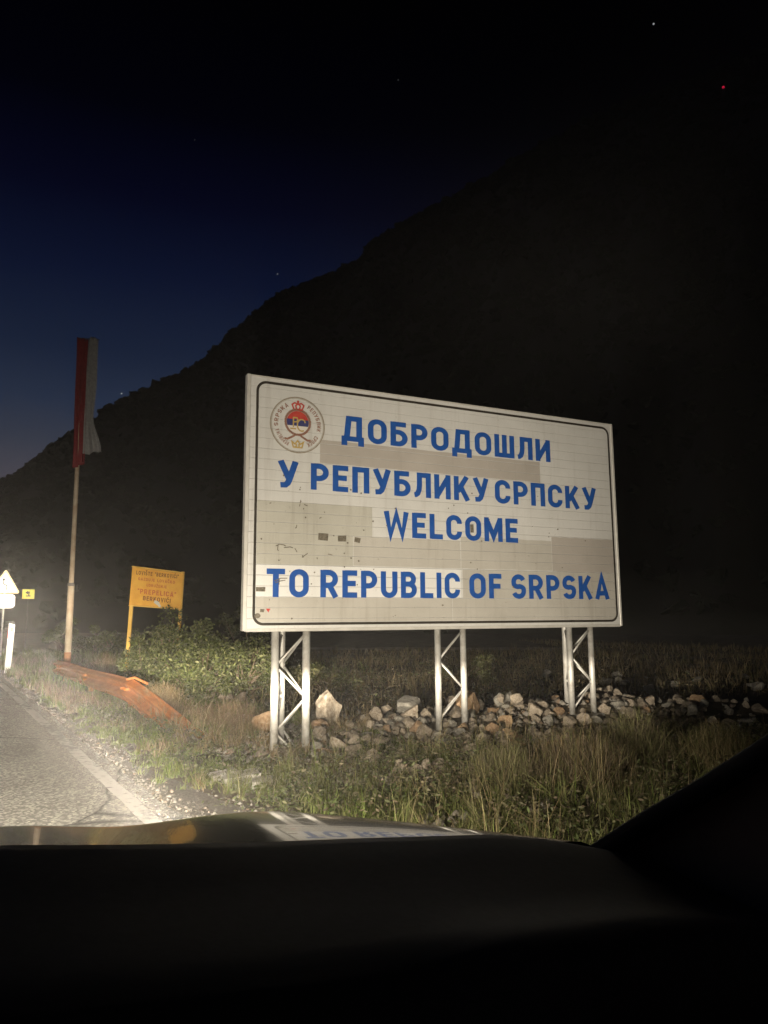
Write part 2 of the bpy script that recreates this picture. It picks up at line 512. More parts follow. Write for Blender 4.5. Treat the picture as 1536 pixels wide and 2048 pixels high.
# ================================================================= stroke lettering
SW = .185
h_ = SW / 2
def arc(cx, cy_, rx, ry, a0, a1, n=14): return [(cx + rx * math.cos(R(a0 + (a1 - a0) * i / n)), cy_ + ry * math.sin(R(a0 + (a1 - a0) * i / n))) for i in range(n + 1)]
def glyph(ch):
    """(advance width, list of centre-line strokes) in a cap height of 1"""
    h = h_; T = 1 - h
    if ch in 'OО':
        w = .66; r = w / 2 - h
        return w, [arc(w/2, T - r, r, r, 0, 180) + arc(w/2, h + r, r, r, 180, 360) + [(w - h, T - r)]]
    if ch in 'CС':
        w = .63; r = w / 2 - h
        return w, [[(w - h, .66)] + arc(w/2, T - r, r, r, 0, 180) + arc(w/2, h + r, r, r, 180, 360) + [(w - h, .34)]]
    if ch == 'U':
        w = .63; r = w / 2 - h
        return w, [[(h, 1)] + arc(w/2, h + r, r, r, 180, 360) + [(w - h, 1)]]
    if ch in 'PР':
        w = .60; ry = (T - .44) / 2
        return w, [[(h, 0), (h, 1)], [(h, T)] + arc(w - h - ry, T - ry, ry, ry, 90, -90) + [(h, .44)]]
    if ch == 'R':
        w = .64; ry = (T - .44) / 2
        return w, [[(h, 0), (h, 1)], [(h, T)] + arc(w - .02 - h - ry, T - ry, ry, ry, 90, -90) + [(h, .44)], [(.30, .47), (w - h - .0, 0)]]
    if ch == 'B':
        w = .62; ra_ = (T - .53) / 2; rb = (.53 - h) / 2
        return w, [[(h, 0), (h, 1)], [(h, T)] + arc(w - .03 - h - ra_, T - ra_, ra_, ra_, 90, -90) + [(h, .53)], [(h, .53)] + arc(w - h - rb, h + rb, rb, rb, 90, -90) + [(h, h)]]
    if ch == 'Б':
        w = .61; rb = (.58 - h) / 2
        return w, [[(h, 0), (h, 1)], [(h, T), (w - .05, T)], [(h, .58)] + arc(w - h - rb, h + rb, rb, rb, 90, -90) + [(h, h)]]
    if ch in 'EЕ': return .54, [[(h, 0), (h, 1)], [(h, T), (.54, T)], [(h, .52), (.49, .52)], [(h, h), (.54, h)]]
    if ch == 'F': return .53, [[(h, 0), (h, 1)], [(h, T), (.53, T)], [(h, .50), (.48, .50)]]
    if ch == 'L': return .52, [[(h, 1), (h, 0)], [(h, h), (.52, h)]]
    if ch == 'T': return .62, [[(0, T), (.62, T)], [(.31, T), (.31, 0)]]
    if ch == 'I': return SW, [[(h, 0), (h, 1)]]
    if ch == 'П': return .60, [[(h, 0), (h, T), (.60 - h, T), (.60 - h, 0)]]
    if ch == 'Ш': return .82, [[(h, 1), (h, h), (.82 - h, h), (.82 - h, 1)], [(.41, 1), (.41, h)]]
    if ch == 'И': return .64, [[(h, 0), (h, 1)], [(.64 - h, 0), (.64 - h, 1)], [(h, .10), (.64 - h, .90)]]
    if ch == 'N': return .64, [[(h, 0), (h, 1)], [(.64 - h, 0), (.64 - h, 1)], [(h, .92), (.64 - h, .08)]]
    if ch == 'Л': return .64, [[(.0, h), (.06, h + .01), (.13, .16), (.18, .30), (.20, .5), (.20, T), (.64 - h, T), (.64 - h, 0)]]
    if ch == 'Д': return .76, [[(0, -.17), (0 + .0, -.17)] if False else [(h, -.18), (h, .17)], [(.76 - h, -.18), (.76 - h, .17)], [(0, h), (.76, h)], [(.17, h), (.24, T), (.60, T), (.60, h)]]
    if ch in 'KК': return .64, [[(h, 0), (h, 1)], [(h + .05, .36), (.64 - h - .02, 1)], [(.28, .56), (.64 - h + .01, 0)]]
    if ch == 'У': return .64, [[(.08, 1), (.34, .36)], [(.64 - .08, 1), (.36, .30), (.31, .17), (.24, h + .01), (.08, h)]]
    if ch == 'A': return .68, [[(.08, 0), (.34, .97), (.60, 0)], [(.16, .26), (.52, .26)]]
    if ch in 'MМ': return .78, [[(h, 0), (h, 1)], [(.78 - h, 0), (.78 - h, 1)], [(h + .01, .93), (.39, .22), (.78 - h - .01, .93)]]
    if ch == 'W': return .92, [[(.08, 1), (.24, .08), (.46, .90), (.68, .08), (.84, 1)]]
    if ch == 'V': return .64, [[(.08, 1), (.32, .04), (.56, 1)]]
    if ch == 'Z': return .58, [[(.02, T), (.48, T), (.10, h), (.56, h)]]
    if ch == 'J': return .46, [[(.46 - h, 1), (.46 - h, .3)] + arc(.20, .29, .17, .2, 0, -120, 8)]
    if ch == 'S':
        w = .62; r = w / 2 - h
        return w, [arc(w/2, T - .215, r, .215, 20, 180, 10) + arc(w/2, .63, r, .14, 195, 260, 5) + arc(w/2, .37, r, .14, 80, -15, 6)[0:6] + arc(w/2, h + .215, r, .215, 0, -160, 12)]
    if ch == 'D':
        w = .62; r = .30
        return w, [[(h, 0), (h, 1)], [(h, T)] + arc(w - h - r, T - r, r, r, 90, 0, 8) + arc(w - h - r, h + r, r, r, 0, -90, 8) + [(h, h)]]
    if ch == 'G':
        w = .64; r = w / 2 - h
        return w, [[(w - h, .68)] + arc(w/2, T - r, r, r, 0, 180) + arc(w/2, h + r, r, r, 180, 360) + [(w - h, .48), (w * .52, .48)]]
    if ch == '"': return .26, [[(.06, 1), (.06, .72)], [(.2, 1), (.2, .72)]]
    if ch == '0': return glyph('O')
    if ch == '-': return .36, [[(0, .5), (.36, .5)]]
    if ch == 'k': return .5, [[(h, 0), (h, 1)], [(h, .3), (.42, .66)], [(.22, .44), (.45, 0)]]
    if ch == 'm': return .8, [[(h, 0), (h, .66)], [(h, .55), (.25, .6), (.40, .5), (.4, 0)], [(.4, .55), (.56, .6), (.71, .5), (.71, 0)]]
    return .4, []
def extra(ch):
    """letters with a mark above"""
    return {'Š': 'S', 'Ć': 'C', 'Č': 'C', 'Ž': 'Z'}.get(ch)
def glyph2(ch):
    b = extra(ch)
    if b is None: return glyph(ch)
    w, st = glyph(b)
    m_ = w / 2
    st = list(st)
    if ch == 'Ć': st.append([(m_ - .02, 1.1), (m_ + .14, 1.3)])
    else: st.append([(m_ - .18, 1.3), (m_, 1.13), (m_ + .18, 1.3)])
    return w, st
def ribbon(pts, hw):
    """mitred ribbon outline of a polyline"""
    P = []
    for p in pts:
        if not P or math.hypot(p[0] - P[-1][0], p[1] - P[-1][1]) > 1e-4: P.append(p)
    closed = False
    if len(P) > 3 and math.hypot(P[0][0] - P[-1][0], P[0][1] - P[-1][1]) < 1e-3:
        closed = True; P = P[:-1]
    n = len(P); L_, R_ = [], []
    for i in range(n):
        if closed: a, b, c = P[i - 1], P[i], P[(i + 1) % n]
        else: a, b, c = P[max(i - 1, 0)], P[i], P[min(i + 1, n - 1)]
        def nd(p, q):
            l = math.hypot(q[0] - p[0], q[1] - p[1]) or 1
            return ((q[0] - p[0]) / l, (q[1] - p[1]) / l)
        d1 = nd(a, b) if a != b else nd(b, c)
        d2 = nd(b, c) if b != c else d1
        n1_, n2_ = (-d1[1], d1[0]), (-d2[1], d2[0])
        mx_, my_ = n1_[0] + n2_[0], n1_[1] + n2_[1]
        l = math.hypot(mx_, my_) or 1
        mx_, my_ = mx_ / l, my_ / l
        k = hw / max(.35, mx_ * n1_[0] + my_ * n1_[1])
        L_.append((b[0] + mx_ * k, b[1] + my_ * k)); R_.append((b[0] - mx_ * k, b[1] - my_ * k))
    v = L_ + R_
    f = []
    for i in range(n if closed else n - 1):
        j = (i + 1) % n
        f.append((i, i + n, j + n, j))
    return v, f
def word_mesh(mb, text, x0, x1, y0, cap, yoff=-.003, gap=.15, weight=1.0, place=None):
    gs = [glyph2(c) for c in text]
    total = sum(g[0] for g in gs) + gap * (len(gs) - 1)
    sx = (x1 - x0) / total
    x = 0; k = 0
    for (w, st) in gs:
        for s in st:
            v, f = ribbon(s, h_ * weight)
            out = []
            for (a, b) in v:
                px, py = x0 + (x + a) * sx, y0 + b * cap
                q = place(px, py) if place else (px, py)
                out.append((q[0], yoff - .0003 * (k % 5), q[1]))
            mb.add(out, f)
            k += 1
        x += w + gap

# ================================================================= welcome billboard
BZ = 1.245; BWD, BHT = 5.005, 2.688; PITCH = BHT / 24
board = empty('welcome_billboard', (BL.x, BL.y, gz(BL.x, BL.y)), math.atan2(bu.y, bu.x))
BZ -= gz(BL.x, BL.y)
BZ0 = BZ
tag(board, 'big white Cyrillic and English welcome board on three lattice legs', 'billboard')

def sheet_mat(name, a, b, dirt, streak=.35, rough=.45):
    """faded sign sheet: blotchy tone, vertical run-off streaks and scuffs"""
    mt, nt, bs = new_mat(name)
    tc = nt.nodes.new('ShaderNodeTexCoord')
    geo = nt.nodes.new('ShaderNodeNewGeometry')
    def no(sc, st=(1, 1, 1), det=7):
        mp = nt.nodes.new('ShaderNodeMapping'); mp.inputs['Scale'].default_value = st
        nt.links.new(geo.outputs['Position'], mp.inputs[0])
        n = nt.nodes.new('ShaderNodeTexNoise'); n.inputs['Scale'].default_value = sc; n.inputs['Detail'].default_value = det
        n.inputs['Roughness'].default_value = .62
        nt.links.new(mp.outputs[0], n.inputs['Vector'])
        return n.outputs['Fac']
    def rmp(src, p0, c0, p1, c1):
        r = nt.nodes.new('ShaderNodeValToRGB')
        r.color_ramp.elements[0].position = p0; r.color_ramp.elements[0].color = (*c0, 1)
        r.color_ramp.elements[1].position = p1; r.color_ramp.elements[1].color = (*c1, 1)
        nt.links.new(src, r.inputs[0]); return r.outputs[0]
    def mx(f, x, y, k=1.0):
        n = nt.nodes.new('ShaderNodeMix'); n.data_type = 'RGBA'
        if k != 1.0:
            ml = nt.nodes.new('ShaderNodeMath'); ml.operation = 'MULTIPLY'; ml.inputs[1].default_value = k
            nt.links.new(f, ml.inputs[0]); f = ml.outputs[0]
        nt.links.new(f, n.inputs[0])
        for s_, i_ in ((x, 6), (y, 7)):
            if isinstance(s_, tuple): n.inputs[i_].default_value = (*s_, 1)
            else: nt.links.new(s_, n.inputs[i_])
        return n.outputs[2]
    c = rmp(no(1.3), .35, a, .68, b)
    c = mx(rmp(no(5, (3.0, 3.0, .22)), .54, (0, 0, 0), .78, (1, 1, 1)), c, dirt, streak)
    c = mx(rmp(no(26, (1, 1, .8), 4), .66, (0, 0, 0), .74, (1, 1, 1)), c, dirt, .55)
    nt.links.new(c, bs.inputs['Base Color'])
    bs.inputs['Roughness'].default_value = rough
    bs.inputs['Specular IOR Level'].default_value = .3
    return mt
M['sheet'] = sheet_mat('faded_white_sheet', (.64, .635, .61), (.74, .735, .71), (.45, .42, .38), .4)
M['sheet_clean'] = sheet_mat('newer_white_sheet', (.78, .775, .75), (.86, .855, .83), (.56, .53, .49), .3)
M['patch_a'] = sheet_mat('pinkish_grey_patch', (.44, .405, .365), (.52, .48, .435), (.34, .31, .27), .3)
M['patch_b'] = sheet_mat('khaki_grey_patch', (.49, .475, .415), (.58, .565, .50), (.30, .27, .22), .5)
M['patch_c'] = sheet_mat('grey_patch', (.48, .455, .405), (.59, .565, .51), (.33, .30, .25), .45)
M['blue'] = mat('blue_lettering', (.012, .078, .34), (.02, .112, .44), .45, 9, 7, .3, .7)
M['edge_black'] = mat('black_border_line', (.022, .018, .013), (.05, .04, .03), .6, 9, 6)

# 24 horizontal planks
for k in range(24):
    mb = MB()
    z0 = BZ + k * PITCH + .0008; z1 = BZ + (k + 1) * PITCH - .0008
    dy = random.uniform(-.0012, .0012)
    mb.box(.012, BWD - .012, dy, .035, z0, z1, .0025)
    mb.build('plank', M['sheet'], board)
def film(name, u0, u1, v0, v1, m_, lift=.0022, thick=None, jag=None):
    """a sheet stuck over the planks, cut at every plank joint so that the joints still read"""
    mb = MB()
    k0, k1 = int(math.floor(v0 / PITCH)), int(math.ceil(v1 / PITCH))
    for k in range(k0, k1):
        a, b = max(v0, k * PITCH + .003), min(v1, (k + 1) * PITCH - .003)
        if b - a < .004: continue
        if jag and k == k1 - 1:
            n = 26
            top = [b + jag * n2(i * .45, k, 1.0, 9.0) for i in range(n + 1)]
        else:
            n = 1; top = [b, b]
        if jag and k == k0:
            n = max(n, 26); top = top if len(top) > 2 else [b] * (n + 1)
            bot = [a + jag * n2(i * .45, k + 40, 1.0, 4.0) for i in range(n + 1)]
        else: bot = [a] * (n + 1)
        vs_ = [(u0 + (u1 - u0) * i / n, -lift, BZ + bot[i]) for i in range(n + 1)] + [(u0 + (u1 - u0) * i / n, -lift - .0004, BZ + top[i]) for i in range(n + 1)]
        mb.add(vs_, [(i, i + 1, i + n + 2, i + n + 1) for i in range(n)])
    return mb.build(name, m_, board)
film('clean_sheet', .105, 2.575, .336, .668, M['sheet_clean'])
film('patch', .80, 3.785, 1.80, 2.062, M['patch_a'], jag=.006)
film('patch', .105, 1.428, 1.008, 1.348, M['patch_b'])
film('patch', .105, 1.195, .676, 1.006, M['patch_b'])
film('patch', 1.20, 2.575, .682, 1.004, M['patch_c'], .0028)
film('patch', 2.585, 3.92, .682, 1.058, M['patch_c'], jag=.012)
film('patch', 3.925, 4.93, .676, 1.112, M['patch_a'], .0028, jag=.008)
film('patch', 2.60, 4.93, .336, .676, M['patch_c'], .0020)
film('patch', .105, 2.45, .075, .330, M['patch_c'])
film('patch', 2.455, 4.93, .075, .330, M['patch_c'], .0030, jag=.007)
# black rounded border line
def rrect(u0, u1, v0, v1, r):
    p = []
    for cx, cz, a0 in ((u1 - r, v1 - r, 0), (u0 + r, v1 - r, 90), (u0 + r, v0 + r, 180), (u1 - r, v0 + r, 270)):
        p += arc(cx, cz, r, r, a0, a0 + 90, 8)
    return p + [p[0]]
mb = MB()
v, f = ribbon(rrect(.086, 4.945, .056, 2.628, .10), .014)
mb.add([(a, -.0052, BZ + b) for a, b in v], f)
mb.build('border_line', M['edge_black'], board)
# outer frame profile
mb = MB(); mb.box(-.028, .012, -.010, .075, BZ - .012, BZ + BHT + .012, .004); mb.build('frame_rail', M['alu'], board)
mb = MB(); mb.box(BWD - .012, BWD + .022, -.010, .075, BZ - .012, BZ + BHT + .012, .004); mb.build('frame_rail', M['alu'], board)
mb = MB(); mb.box(.0125, BWD - .0125, -.007, .075, BZ - .022, BZ + .010, .003); mb.build('frame_rail', M['alu'], board)
mb = MB(); mb.box(.0125, BWD - .0125, -.007, .075, BZ + BHT - .010, BZ + BHT + .010, .003); mb.build('frame_rail', M['alu'], board)
# back stiffeners
for u in (.36, .70, 2.31, 2.655, 4.24, 4.59):
    mb = MB(); mb.box(u - .03, u + .03, .036, .074, BZ + .02, BZ + BHT - .02, .003); mb.build('back_stiffener', M['galv'], board)
# lettering
LINES = [(('ДОБРОДОШЛИ', 1.056, 3.955),), (('У', .324, .548), ('РЕПУБЛИКУ', .697, 2.99), ('СРПСКУ', 3.089, 4.68)),
         (('WELCOME', 1.577, 3.41),), (('TO', .216, .678), ('REPUBLIC', .814, 2.555), ('OF', 2.69, 3.145), ('SRPSKA', 3.291, 4.825))]
for words, v0, cap in zip(LINES, (2.078, 1.495, 1.018, .333), (.285, .29, .292, .294)):
    mb = MB()
    for t, a, b in words: word_mesh(mb, t, a, b, BZ + v0, cap, -.0056, weight=1.08)
    mb.build('lettering', M['blue'], board)
# crest
EM = empty('crest', (.54, -.0030, BZ + 2.196)); EM.parent = board
def em_disc(name, pts, m_, y):
    me = bpy.data.meshes.new(name); me.from_pydata([(a, y, b) for a, b in pts], [], [tuple(range(len(pts)))]); me.update()
    return link(name, me, m_, EM)
def em_strokes(name, strokes, hw, m_, y):
    mb = MB()
    for i, s in enumerate(strokes):
        v, f = ribbon(s, hw); mb.add([(a, y - .0002 * (i % 6), b) for a, b in v], f)
    return mb.build(name, m_, EM)
M['seal_grey'] = mat('seal_print_grey', (.28, .24, .18), (.38, .33, .26), .6, 30, 4)
M['seal_brown'] = mat('seal_print_brown', (.26, .13, .09), (.36, .20, .14), .6, 30, 4)
M['seal_red'] = mat('crest_red', (.50, .05, .045), (.60, .09, .06), .5, 20, 4)
M['seal_blue'] = mat('crest_blue', (.04, .045, .15), (.07, .07, .2), .5, 20, 4)
M['seal_white'] = mat('crest_white', (.78, .72, .66), None, .5)
M['seal_gold'] = mat('crest_gold', (.48, .33, .10), (.58, .42, .16), .5, 20, 4)
ring = lambda r, n=48: [(r * math.cos(2 * math.pi * i / n), r * math.sin(2 * math.pi * i / n)) for i in range(n)] + [(r, 0)]
em_strokes('outer_ring', [ring(.308)], .0065, M['seal_grey'], -.001)
em_strokes('inner_ring', [ring(.296)], .0018, M['seal_grey'], -.001)
mb = MB()
def ring_text(text, a0, a1, r, cap):
    def place(px, py):
        a = R(a0 + (a1 - a0) * px)
        q = r + py
        return (q * math.cos(a), q * math.sin(a))
    word_mesh(mb, text, 0, 1, 0, cap, -.0012, gap=.25, place=place)
ring_text('РЕПУБЛИКА', 62, -20, .222, .046)
ring_text('СРПСКА', -27, -68, .222, .046)
ring_text('REPUBLIKA', 245, 196, .222, .042)
ring_text('SRPSKA', 188, 118, .222, .046)
mb.build('ring_lettering', M['seal_brown'], EM)['kind'] = 'stuff'
def seg(r, y0, y1, cy_=.03):
    a0, a1 = math.asin(max(-1, y0 / r)), math.asin(min(1, y1 / r))
    rp_ = [(r * math.cos(a0 + (a1 - a0) * i / 10), cy_ + r * math.sin(a0 + (a1 - a0) * i / 10)) for i in range(11)]
    return rp_ + [(-x, y) for x, y in rp_[::-1]]
em_disc('red_field', seg(.125, .032, .125), M['seal_red'], -.0016)
em_disc('blue_field', seg(.125, -.04, .0317), M['seal_blue'], -.0016)
em_disc('white_field', seg(.125, -.125, -.0403), M['seal_white'], -.0016)
wre = []
for i in range(26):
    a = 2 * math.pi * i / 26
    for sg in (-1, 1):
        wre.append([(.13 * math.cos(a), .03 + .13 * math.sin(a)), (.152 * math.cos(a + sg * .09), .03 + .152 * math.sin(a + sg * .09))])
em_strokes('wreath', [[(x, y + .03) for x, y in ring(.136)]] + wre, .0085, M['seal_brown'], -.0022)
em_strokes('monogram', [[(-.05, -.03), (-.05, .085)], [(-.05, .08), (-.01, .08), (.0, .06), (-.01, .035), (-.05, .03)],
                        arc(.045, .0, .05, .065, 60, 300, 14), [(-.085, -.045), (-.02, -.045)], [(.075, .06), (.085, .03)]], .0075, M['seal_gold'], -.0026)
em_strokes('ribbon', [[(-.035, -.12), (-.07, -.14), (-.115, -.165), (-.15, -.16)], [(.035, -.12), (.07, -.14), (.115, -.165), (.15, -.16)], [(-.05, -.118), (0, -.106), (.05, -.118)]], .011, M['seal_brown'], -.0024)
def crown_strokes(cx, cy_, s):
    return [[(cx - .06 * s, cy_), (cx + .06 * s, cy_)], [(cx - .055 * s, cy_), (cx - .08 * s, cy_ + .06 * s), (cx - .045 * s, cy_ + .085 * s), (cx, cy_ + .07 * s)],
            [(cx + .055 * s, cy_), (cx + .08 * s, cy_ + .06 * s), (cx + .045 * s, cy_ + .085 * s), (cx, cy_ + .07 * s)],
            [(cx - .02 * s, cy_), (cx - .03 * s, cy_ + .05 * s), (cx, cy_ + .075 * s)], [(cx + .02 * s, cy_), (cx + .03 * s, cy_ + .05 * s), (cx, cy_ + .075 * s)],
            [(cx, cy_ + .07 * s), (cx, cy_ + .12 * s)], [(cx - .015 * s, cy_ + .103 * s), (cx + .015 * s, cy_ + .103 * s)]]
em_strokes('crown', crown_strokes(0, .172, .85), .008, M['seal_red'], -.0028)
em_strokes('crown', [[(-.055, -.25), (.055, -.25)], [(-.05, -.245), (-.065, -.19), (-.03, -.215), (0, -.175), (.03, -.215), (.065, -.19), (.05, -.245)], [(-.018, -.245), (-.012, -.21)], [(.018, -.245), (.012, -.21)]], .008, M['seal_gold'], -.0028)
# stickers, scribbles and knocks
M['sticker'] = mat('weathered_sticker', (.09, .08, .06), (.24, .21, .16), .6, 60, 5, .35, .65)
M['sticker_pale'] = mat('pale_torn_sticker', (.45, .42, .45), (.6, .58, .6), .6, 40, 5)
for (u, v_, w_, hh, a) in ((.842, .985, .115, .078, -3), (1.062, .975, .10, .066, 2), (1.246, .965, .070, .054, -10), (.155, .413, .10, .046, 0), (2.742, 1.165, .048, .10, 2)):
    ca, sa = math.cos(R(a)), math.sin(R(a))
    pts = [(u + x * ca - z * sa, -.0066, BZ + v_ + x * sa + z * ca) for x, z in ((-w_/2, -hh/2), (w_/2 * .96, -hh/2), (w_/2, hh/2), (-w_/2, hh/2 * .93))]
    mb = MB(); mb.add(pts, [(0, 1, 2, 3)]); mb.build('sticker', M['sticker'], board)
mb = MB(); mb.add([(u, -.0066, BZ + v_) for u, v_ in ((.155, .212), (.20, .208), (.192, .176), (.15, .18))], [(0, 3, 2, 1)]); mb.build('sticker', M['sticker'], board)
mb = MB(); mb.add([(u, -.0066, BZ + v_) for u, v_ in ((.215, .214), (.262, .214), (.24, .172))], [(0, 2, 1)]); mb.build('sticker', M['seal_red'], board)
mb = MB(); mb.add([(.125 + .034 * math.cos(a), -.0068, BZ + .142 + .026 * math.sin(a)) for a in np.linspace(0, 6.1, 14)], [tuple(range(14))]); mb.build('sticker', M['sticker'], board)
scr = [[(.31, .865), (.345, .885), (.40, .88), (.42, .868)], [(.335, .88), (.33, .83), (.34, .815)], [(.40, .852), (.47, .862), (.50, .852)], [(.52, .85), (.545, .81)],
       [(.60, .755), (.63, .775), (.665, .80)], [(.605, .778), (.615, .752)], [(.575, 1.335), (.58, 1.365), (.586, 1.35)], [(.574, 1.33), (.568, 1.30)], [(.62, 1.325), (.66, 1.312)], [(.235, 1.314), (.255, 1.322)],
       [(.795, 1.185), (.82, 1.196)], [(.54, 1.10), (.535, 1.07), (.52, 1.065)], [(.90, .80), (.95, .79)], [(.77, .76), (.775, .74)], [(.85, 1.26), (.86, 1.25)],
       [(.30, .50), (.37, .53), (.44, .53)], [(.31, .48), (.36, .50), (.42, .51)], [(.355, .53), (.35, .46)]]
mb = MB()
for s in scr:
    v, f = ribbon(s, .0045); mb.add([(a, -.0068, BZ + b) for a, b in v], f)
mb.build('scribble', M['sticker'], board)['kind'] = 'stuff'
mb = MB()
for _ in range(70):
    u, v_ = random.uniform(.15, 4.85), random.uniform(.1, 1.7)
    if random.random() < .5: u = random.uniform(.12, 1.9)
    r_ = random.uniform(.003, .011)
    mb.add([(u + r_ * math.cos(t) * random.uniform(.6, 1.4), -.0067, BZ + v_ + r_ * math.sin(t)) for t in np.linspace(0, 5.4, 7)], [tuple(range(7))])
mb.build('dirt_spots', M['sticker'], board)['kind'] = 'stuff'
# three lattice legs: three chords each, zigzag bars on every face
def lattice_leg(u, zbase):
    leg = empty('lattice_leg', (u, 0, 0)); leg.parent = board
    ztop = BZ - .024
    sp, dep = .345, .30
    ch = [(-sp / 2, .115), (sp / 2, .115), (0, .115 + dep)]
    for (x, y) in ch:
        mb = MB(); mb.tube([(x, y, zbase), (x, y, ztop + (.0 if y < .2 else 1.2))], (.042 if u < 1 else .037) if y < .2 else .036, 14)
        mb.build('chord_tube', M['galv'], leg, True)
    for i, (p, q) in enumerate(((0, 1), (1, 2), (2, 0))):
        z = ztop - .03; side = 0 if i != 0 else 1
        step = .335
        while z - step > zbase - .1:
            a, b = (ch[p], ch[q]) if side == 0 else (ch[q], ch[p])
            k = .90
            mid = ((a[0] + b[0]) / 2, (a[1] + b[1]) / 2)
            A = (mid[0] + (a[0] - mid[0]) * k, mid[1] + (a[1] - mid[1]) * k, z); B = (mid[0] + (b[0] - mid[0]) * k, mid[1] + (b[1] - mid[1]) * k, z - step + .02)
            mb = MB(); mb.tube([A, B], .0125, 8); mb.build('lattice_bar', M['galv'], leg, True)
            z -= step; side ^= 1
    mb = MB(); mb.box(-.27, .27, 0, .53, zbase + .02, zbase + .12, .02); mb.build('footing', M['concrete'], leg)
    return leg
gb = gz(BL.x, BL.y)
for u in (.53, 2.485, 4.415):
    p = BW(u, .2)
    lattice_leg(u, min(gz(p.x, p.y), gz(*BW(u, .4).xy)) - gb - .15)

# ================================================================= rocks
def rock_mesh(seed, sub=3):
    bm = bmesh.new()
    bmesh.ops.create_icosphere(bm, subdivisions=sub, radius=1)
    rs = random.Random(seed)
    planes = []
    for _ in range(13):
        v = Vector((rs.gauss(0, 1), rs.gauss(0, 1), rs.gauss(0, .8))).normalized()
        planes.append((v, rs.uniform(.42, .78)))
    for v in bm.verts:
        c_ = v.co.copy()
        for pn, pd in planes:
            t = c_.dot(pn)
            if t > pd: c_ -= pn * (t - pd)
        c_ *= 1 + .13 * mnoise.noise(c_ * 1.9 + Vector((seed, 0, 0))) + .07 * mnoise.noise(c_ * 4.5 + Vector((seed, 5, 0))) + .035 * mnoise.noise(c_ * 10 + Vector((seed, 9, 0)))
        v.co = c_
    me = bpy.data.meshes.new('rock_shape'); bm.to_mesh(me); bm.free()
    return me
ROCKS = {}
for key in ('stone', 'stone_tan', 'stone_grey'):
    ROCKS[key] = []
    for s in range(6):
        me = rock_mesh(s * 7 + len(key))
        me.materials.append(M[key]); ROCKS[key].append(me)
def rock(name, x, y, size, parent=None, key=None, sink=.3, flat=None, z=None):
    key = key or random.choices(('stone', 'stone_tan', 'stone_grey'), (7, 1.3, 2.5))[0]
    o = bpy.data.objects.new(name, random.choice(ROCKS[key]))
    col.objects.link(o)
    sx, sy, sz = size * random.uniform(.8, 1.25), size * random.uniform(.75, 1.1), size * (flat or random.uniform(.55, .9))
    o.scale = (sx, sy, sz)
    o.rotation_euler = (random.uniform(-.4, .4), random.uniform(-.4, .4), random.uniform(0, 6.28))
    zz = gz(x, y) if z is None else z
    o.location = (x, y, zz + sz * (1 - sink * 1.6))
    if parent is not None:
        o.parent = parent
        o.location = o.location - parent.location
    return o
bank_c = BW(3.2, .6)
bank = empty('stone_bank', (bank_c.x, bank_c.y, gz(bank_c.x, bank_c.y)))
tag(bank, 'long low bank of tumbled pale limestone rocks along the feet of the welcome board', 'stone bank')
placed = []
def try_place(x, y, r):
    for (a, b, c_) in placed:
        if (a - x) ** 2 + (b - y) ** 2 < (.62 * (r + c_)) ** 2: return False
    placed.append((x, y, r)); return True
nst = 0; tries = 0
while nst < 285 and tries < 9000:
    tries += 1
    u = random.uniform(.75, 7.6)
    w_ = random.gauss(.30, .50)
    if w_ < -.85 or w_ > 1.5: continue
    if u > 6 and random.random() < .4: continue
    r = random.choices((random.uniform(.04, .08), random.uniform(.08, .125), random.uniform(.12, .17)), (7, 5.5, 1.8))[0]
    p = BW(u, w_)
    if any(abs(u - q) < .3 and .02 < w_ < .5 for q in (.53, 2.485, 4.415)) and r > .08: continue
    if not try_place(p.x, p.y, r): continue
    rock('stone', p.x, p.y, r, bank, sink=random.uniform(.3, .55)); nst += 1
for _ in range(40):
    p = BW(random.gauss(.9, .5), random.gauss(.35, .4))
    rock('stone', p.x, p.y, random.uniform(.03, .075), bank, sink=.2)
k = 0
while k < 110:
    u, w_ = random.uniform(.95, 2.9), random.gauss(.28, .42)
    if w_ < -.6 or w_ > 1.1 or any(abs(u - q) < .27 and .02 < w_ < .5 for q in (.53, 2.485)): continue
    r = random.choice((random.uniform(.05, .09), random.uniform(.09, .15)))
    p = BW(u, w_); k += 1
    if not try_place(p.x, p.y, r * .8): continue
    rock('stone', p.x, p.y, r, bank, sink=random.uniform(.15, .4), z=gz(p.x, p.y) + random.uniform(0, .05))
# second layer on the crest of the bank
for _ in range(16):
    u = random.uniform(1.7, 6.2); p = BW(u, random.gauss(.62, .16))
    if any(abs(u - q) < .26 for q in (2.485, 4.415)): continue
    rock('stone', p.x, p.y, random.uniform(.07, .13), bank, z=gz(p.x, p.y) + random.uniform(.07, .13))
tag(rock('boulder', -1.42, 9.05, .22, key='stone_tan', flat=.95, sink=.2), 'rounded tan boulder just left of the nearest lattice leg', 'boulder')
tag(rock('boulder', -1.78, 9.75, .17, key='stone', flat=.8), 'pale boulder in dry weeds behind the tan boulder', 'boulder')
tag(rock('boulder', -.70, 9.45, .25, key='stone', flat=1.05, sink=.12), 'large blocky pale boulder to the right of the nearest lattice leg', 'boulder')
tag(rock('boulder', 1.02, 9.55, .26, key='stone_tan', flat=.8, sink=.1), 'orange-tinted boulder standing beside the middle lattice leg', 'boulder')
tag(rock('boulder', .30, 9.60, .27, key='stone_grey', flat=.7, sink=.1), 'largest grey slab-sided boulder between the nearest and middle legs', 'boulder')
